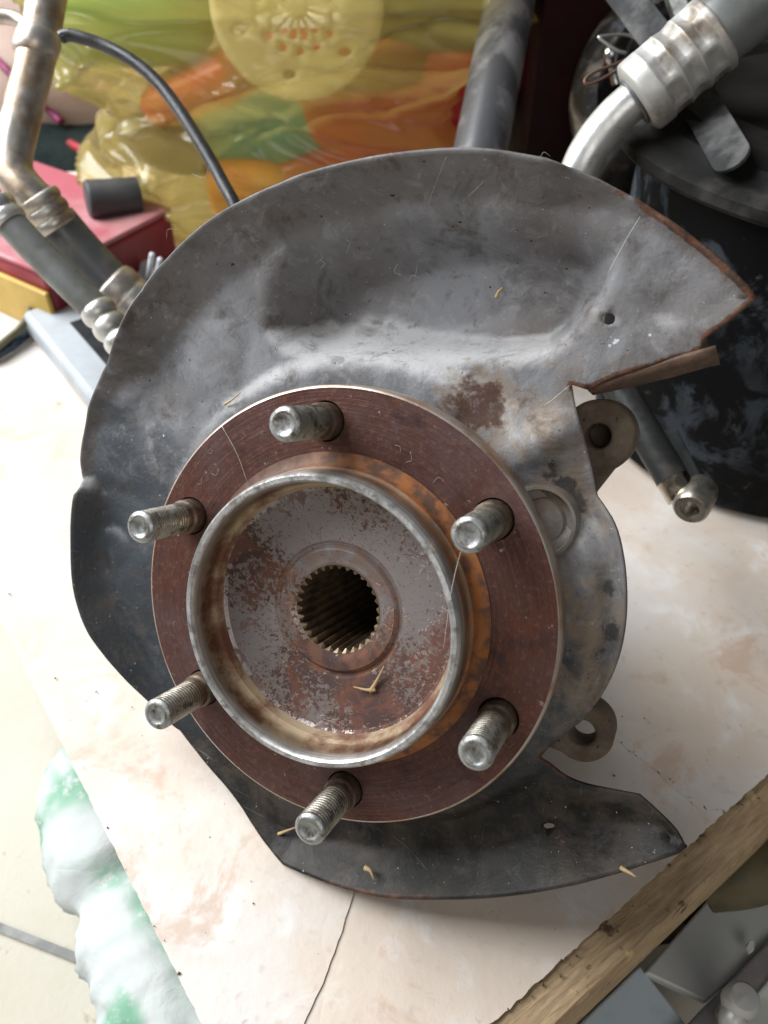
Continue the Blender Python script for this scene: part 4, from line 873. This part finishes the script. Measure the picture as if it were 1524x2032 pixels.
strand([hw(1270, 430, -.022), hw(1240, 480, -.022), hw(1205, 545, -.024)], .00011)
strand([hw(890, 300, -.010), hw(852, 400, -.024), hw(838, 470, -.040), hw(822, 560, -.044)], .00006)
strand([hw(980, 330, -.014), hw(950, 370, -.020), hw(905, 410, -.028)], .00007)
strand([hw(560, 390, -.014), hw(610, 385, -.018), hw(660, 382, -.020)], .00011)
strand([hw(1130, 765, -.022), hw(1100, 790, -.020), hw(1080, 805, -.019)], .00012)
strand([hw(440, 845, .0006), hw(470, 900, .0012), hw(490, 955, .0010)], .00010)
for k in range(16):
    u, v = random.uniform(300, 1090), random.uniform(300, 560); a = random.uniform(0, 6.3); L_ = random.uniform(8, 26)
    strand([hw(u, v, -.030), hw(u+math.cos(a)*L_, v+math.sin(a)*L_, -.029), hw(u+math.cos(a+.8)*L_*1.6, v+math.sin(a+.8)*L_*1.6, -.030)], .00005)
for k in range(11):                                                    # lint on the flange and on the stud roots
    a = random.uniform(0, 6.3); rr = random.uniform(.060, .080); x, y = rr*math.cos(a), rr*math.sin(a); b_ = random.uniform(0, 6.3); L_ = random.uniform(.001, .003)
    strand([HUBM @ Vector((x, y, .0002)), HUBM @ Vector((x+L_*math.cos(b_), y+L_*math.sin(b_), .0007)), HUBM @ Vector((x+1.6*L_*math.cos(b_+.7), y+1.6*L_*math.sin(b_+.7), .0003))], .00004)
tag(mk('cobweb', wv, wf, M_WEB, None, True, HUBM.translation), 'thin pale cobweb threads and lint clinging to the wheel hub', 'cobweb', kind='stuff')
# grit on the board
gv, gf = [], []
def crumb(p, s_):
    b = len(gv); k = [Vector((random.uniform(.5, 1), 0, 0)), Vector((0, random.uniform(.5, 1), 0)), Vector((-random.uniform(.5, 1), 0, 0)), Vector((0, -random.uniform(.5, 1), 0)), Vector((0, 0, random.uniform(.4, .9)))]
    R = Matrix.Rotation(random.uniform(0, 6.3), 3, 'Z'); gv.extend([p+R @ (q*s_) for q in k]); gf.extend([(b, b+1, b+4), (b+1, b+2, b+4), (b+2, b+3, b+4), (b+3, b, b+4), (b+3, b+2, b+1, b)])
for k in range(45):
    crumb(bpt(random.uniform(.02, .34), random.uniform(.005, .30), .0010), random.choice((.0004, .0006, .0006, .0010)))
for k in range(60):
    crumb(bpt(random.gauss(.0055, .0022), random.uniform(.06, .30), -.0008), random.uniform(.0004, .0013))
for k in range(7): crumb(bpt(random.uniform(.05, .20), random.gauss(.0012, .0008), .001), random.uniform(.0004, .0011))
for k in range(16):
    t = random.random(); q = G(1225+190*t, 1468+150*t).lerp(G(1225+190*t, 1468+150*t), 0); crumb(Vector((q.x+random.gauss(0, .0008), q.y+random.gauss(0, .0008), .0003)), random.uniform(.0003, .0007))
tag(mk('grit', gv, gf, simple('dark_grit', (.075, .05, .03), (.20, .14, .08), .9, 0, sc=300), None, False, B0), 'dark grit and wood crumbs scattered over the cream board', 'grit', kind='stuff')

for nm in ('drum_rim_plastic', 'lid_brown', 'gap_filler_maroon', 'dark_green_fabric', 'tray_black', 'rubber_block', 'dusty_strap_metal', 'black_plastic', 'navy_cloth'):   # dusty, matt surfaces
    bpy.data.materials[nm].node_tree.nodes['Principled BSDF'].inputs['Specular IOR Level'].default_value = .14
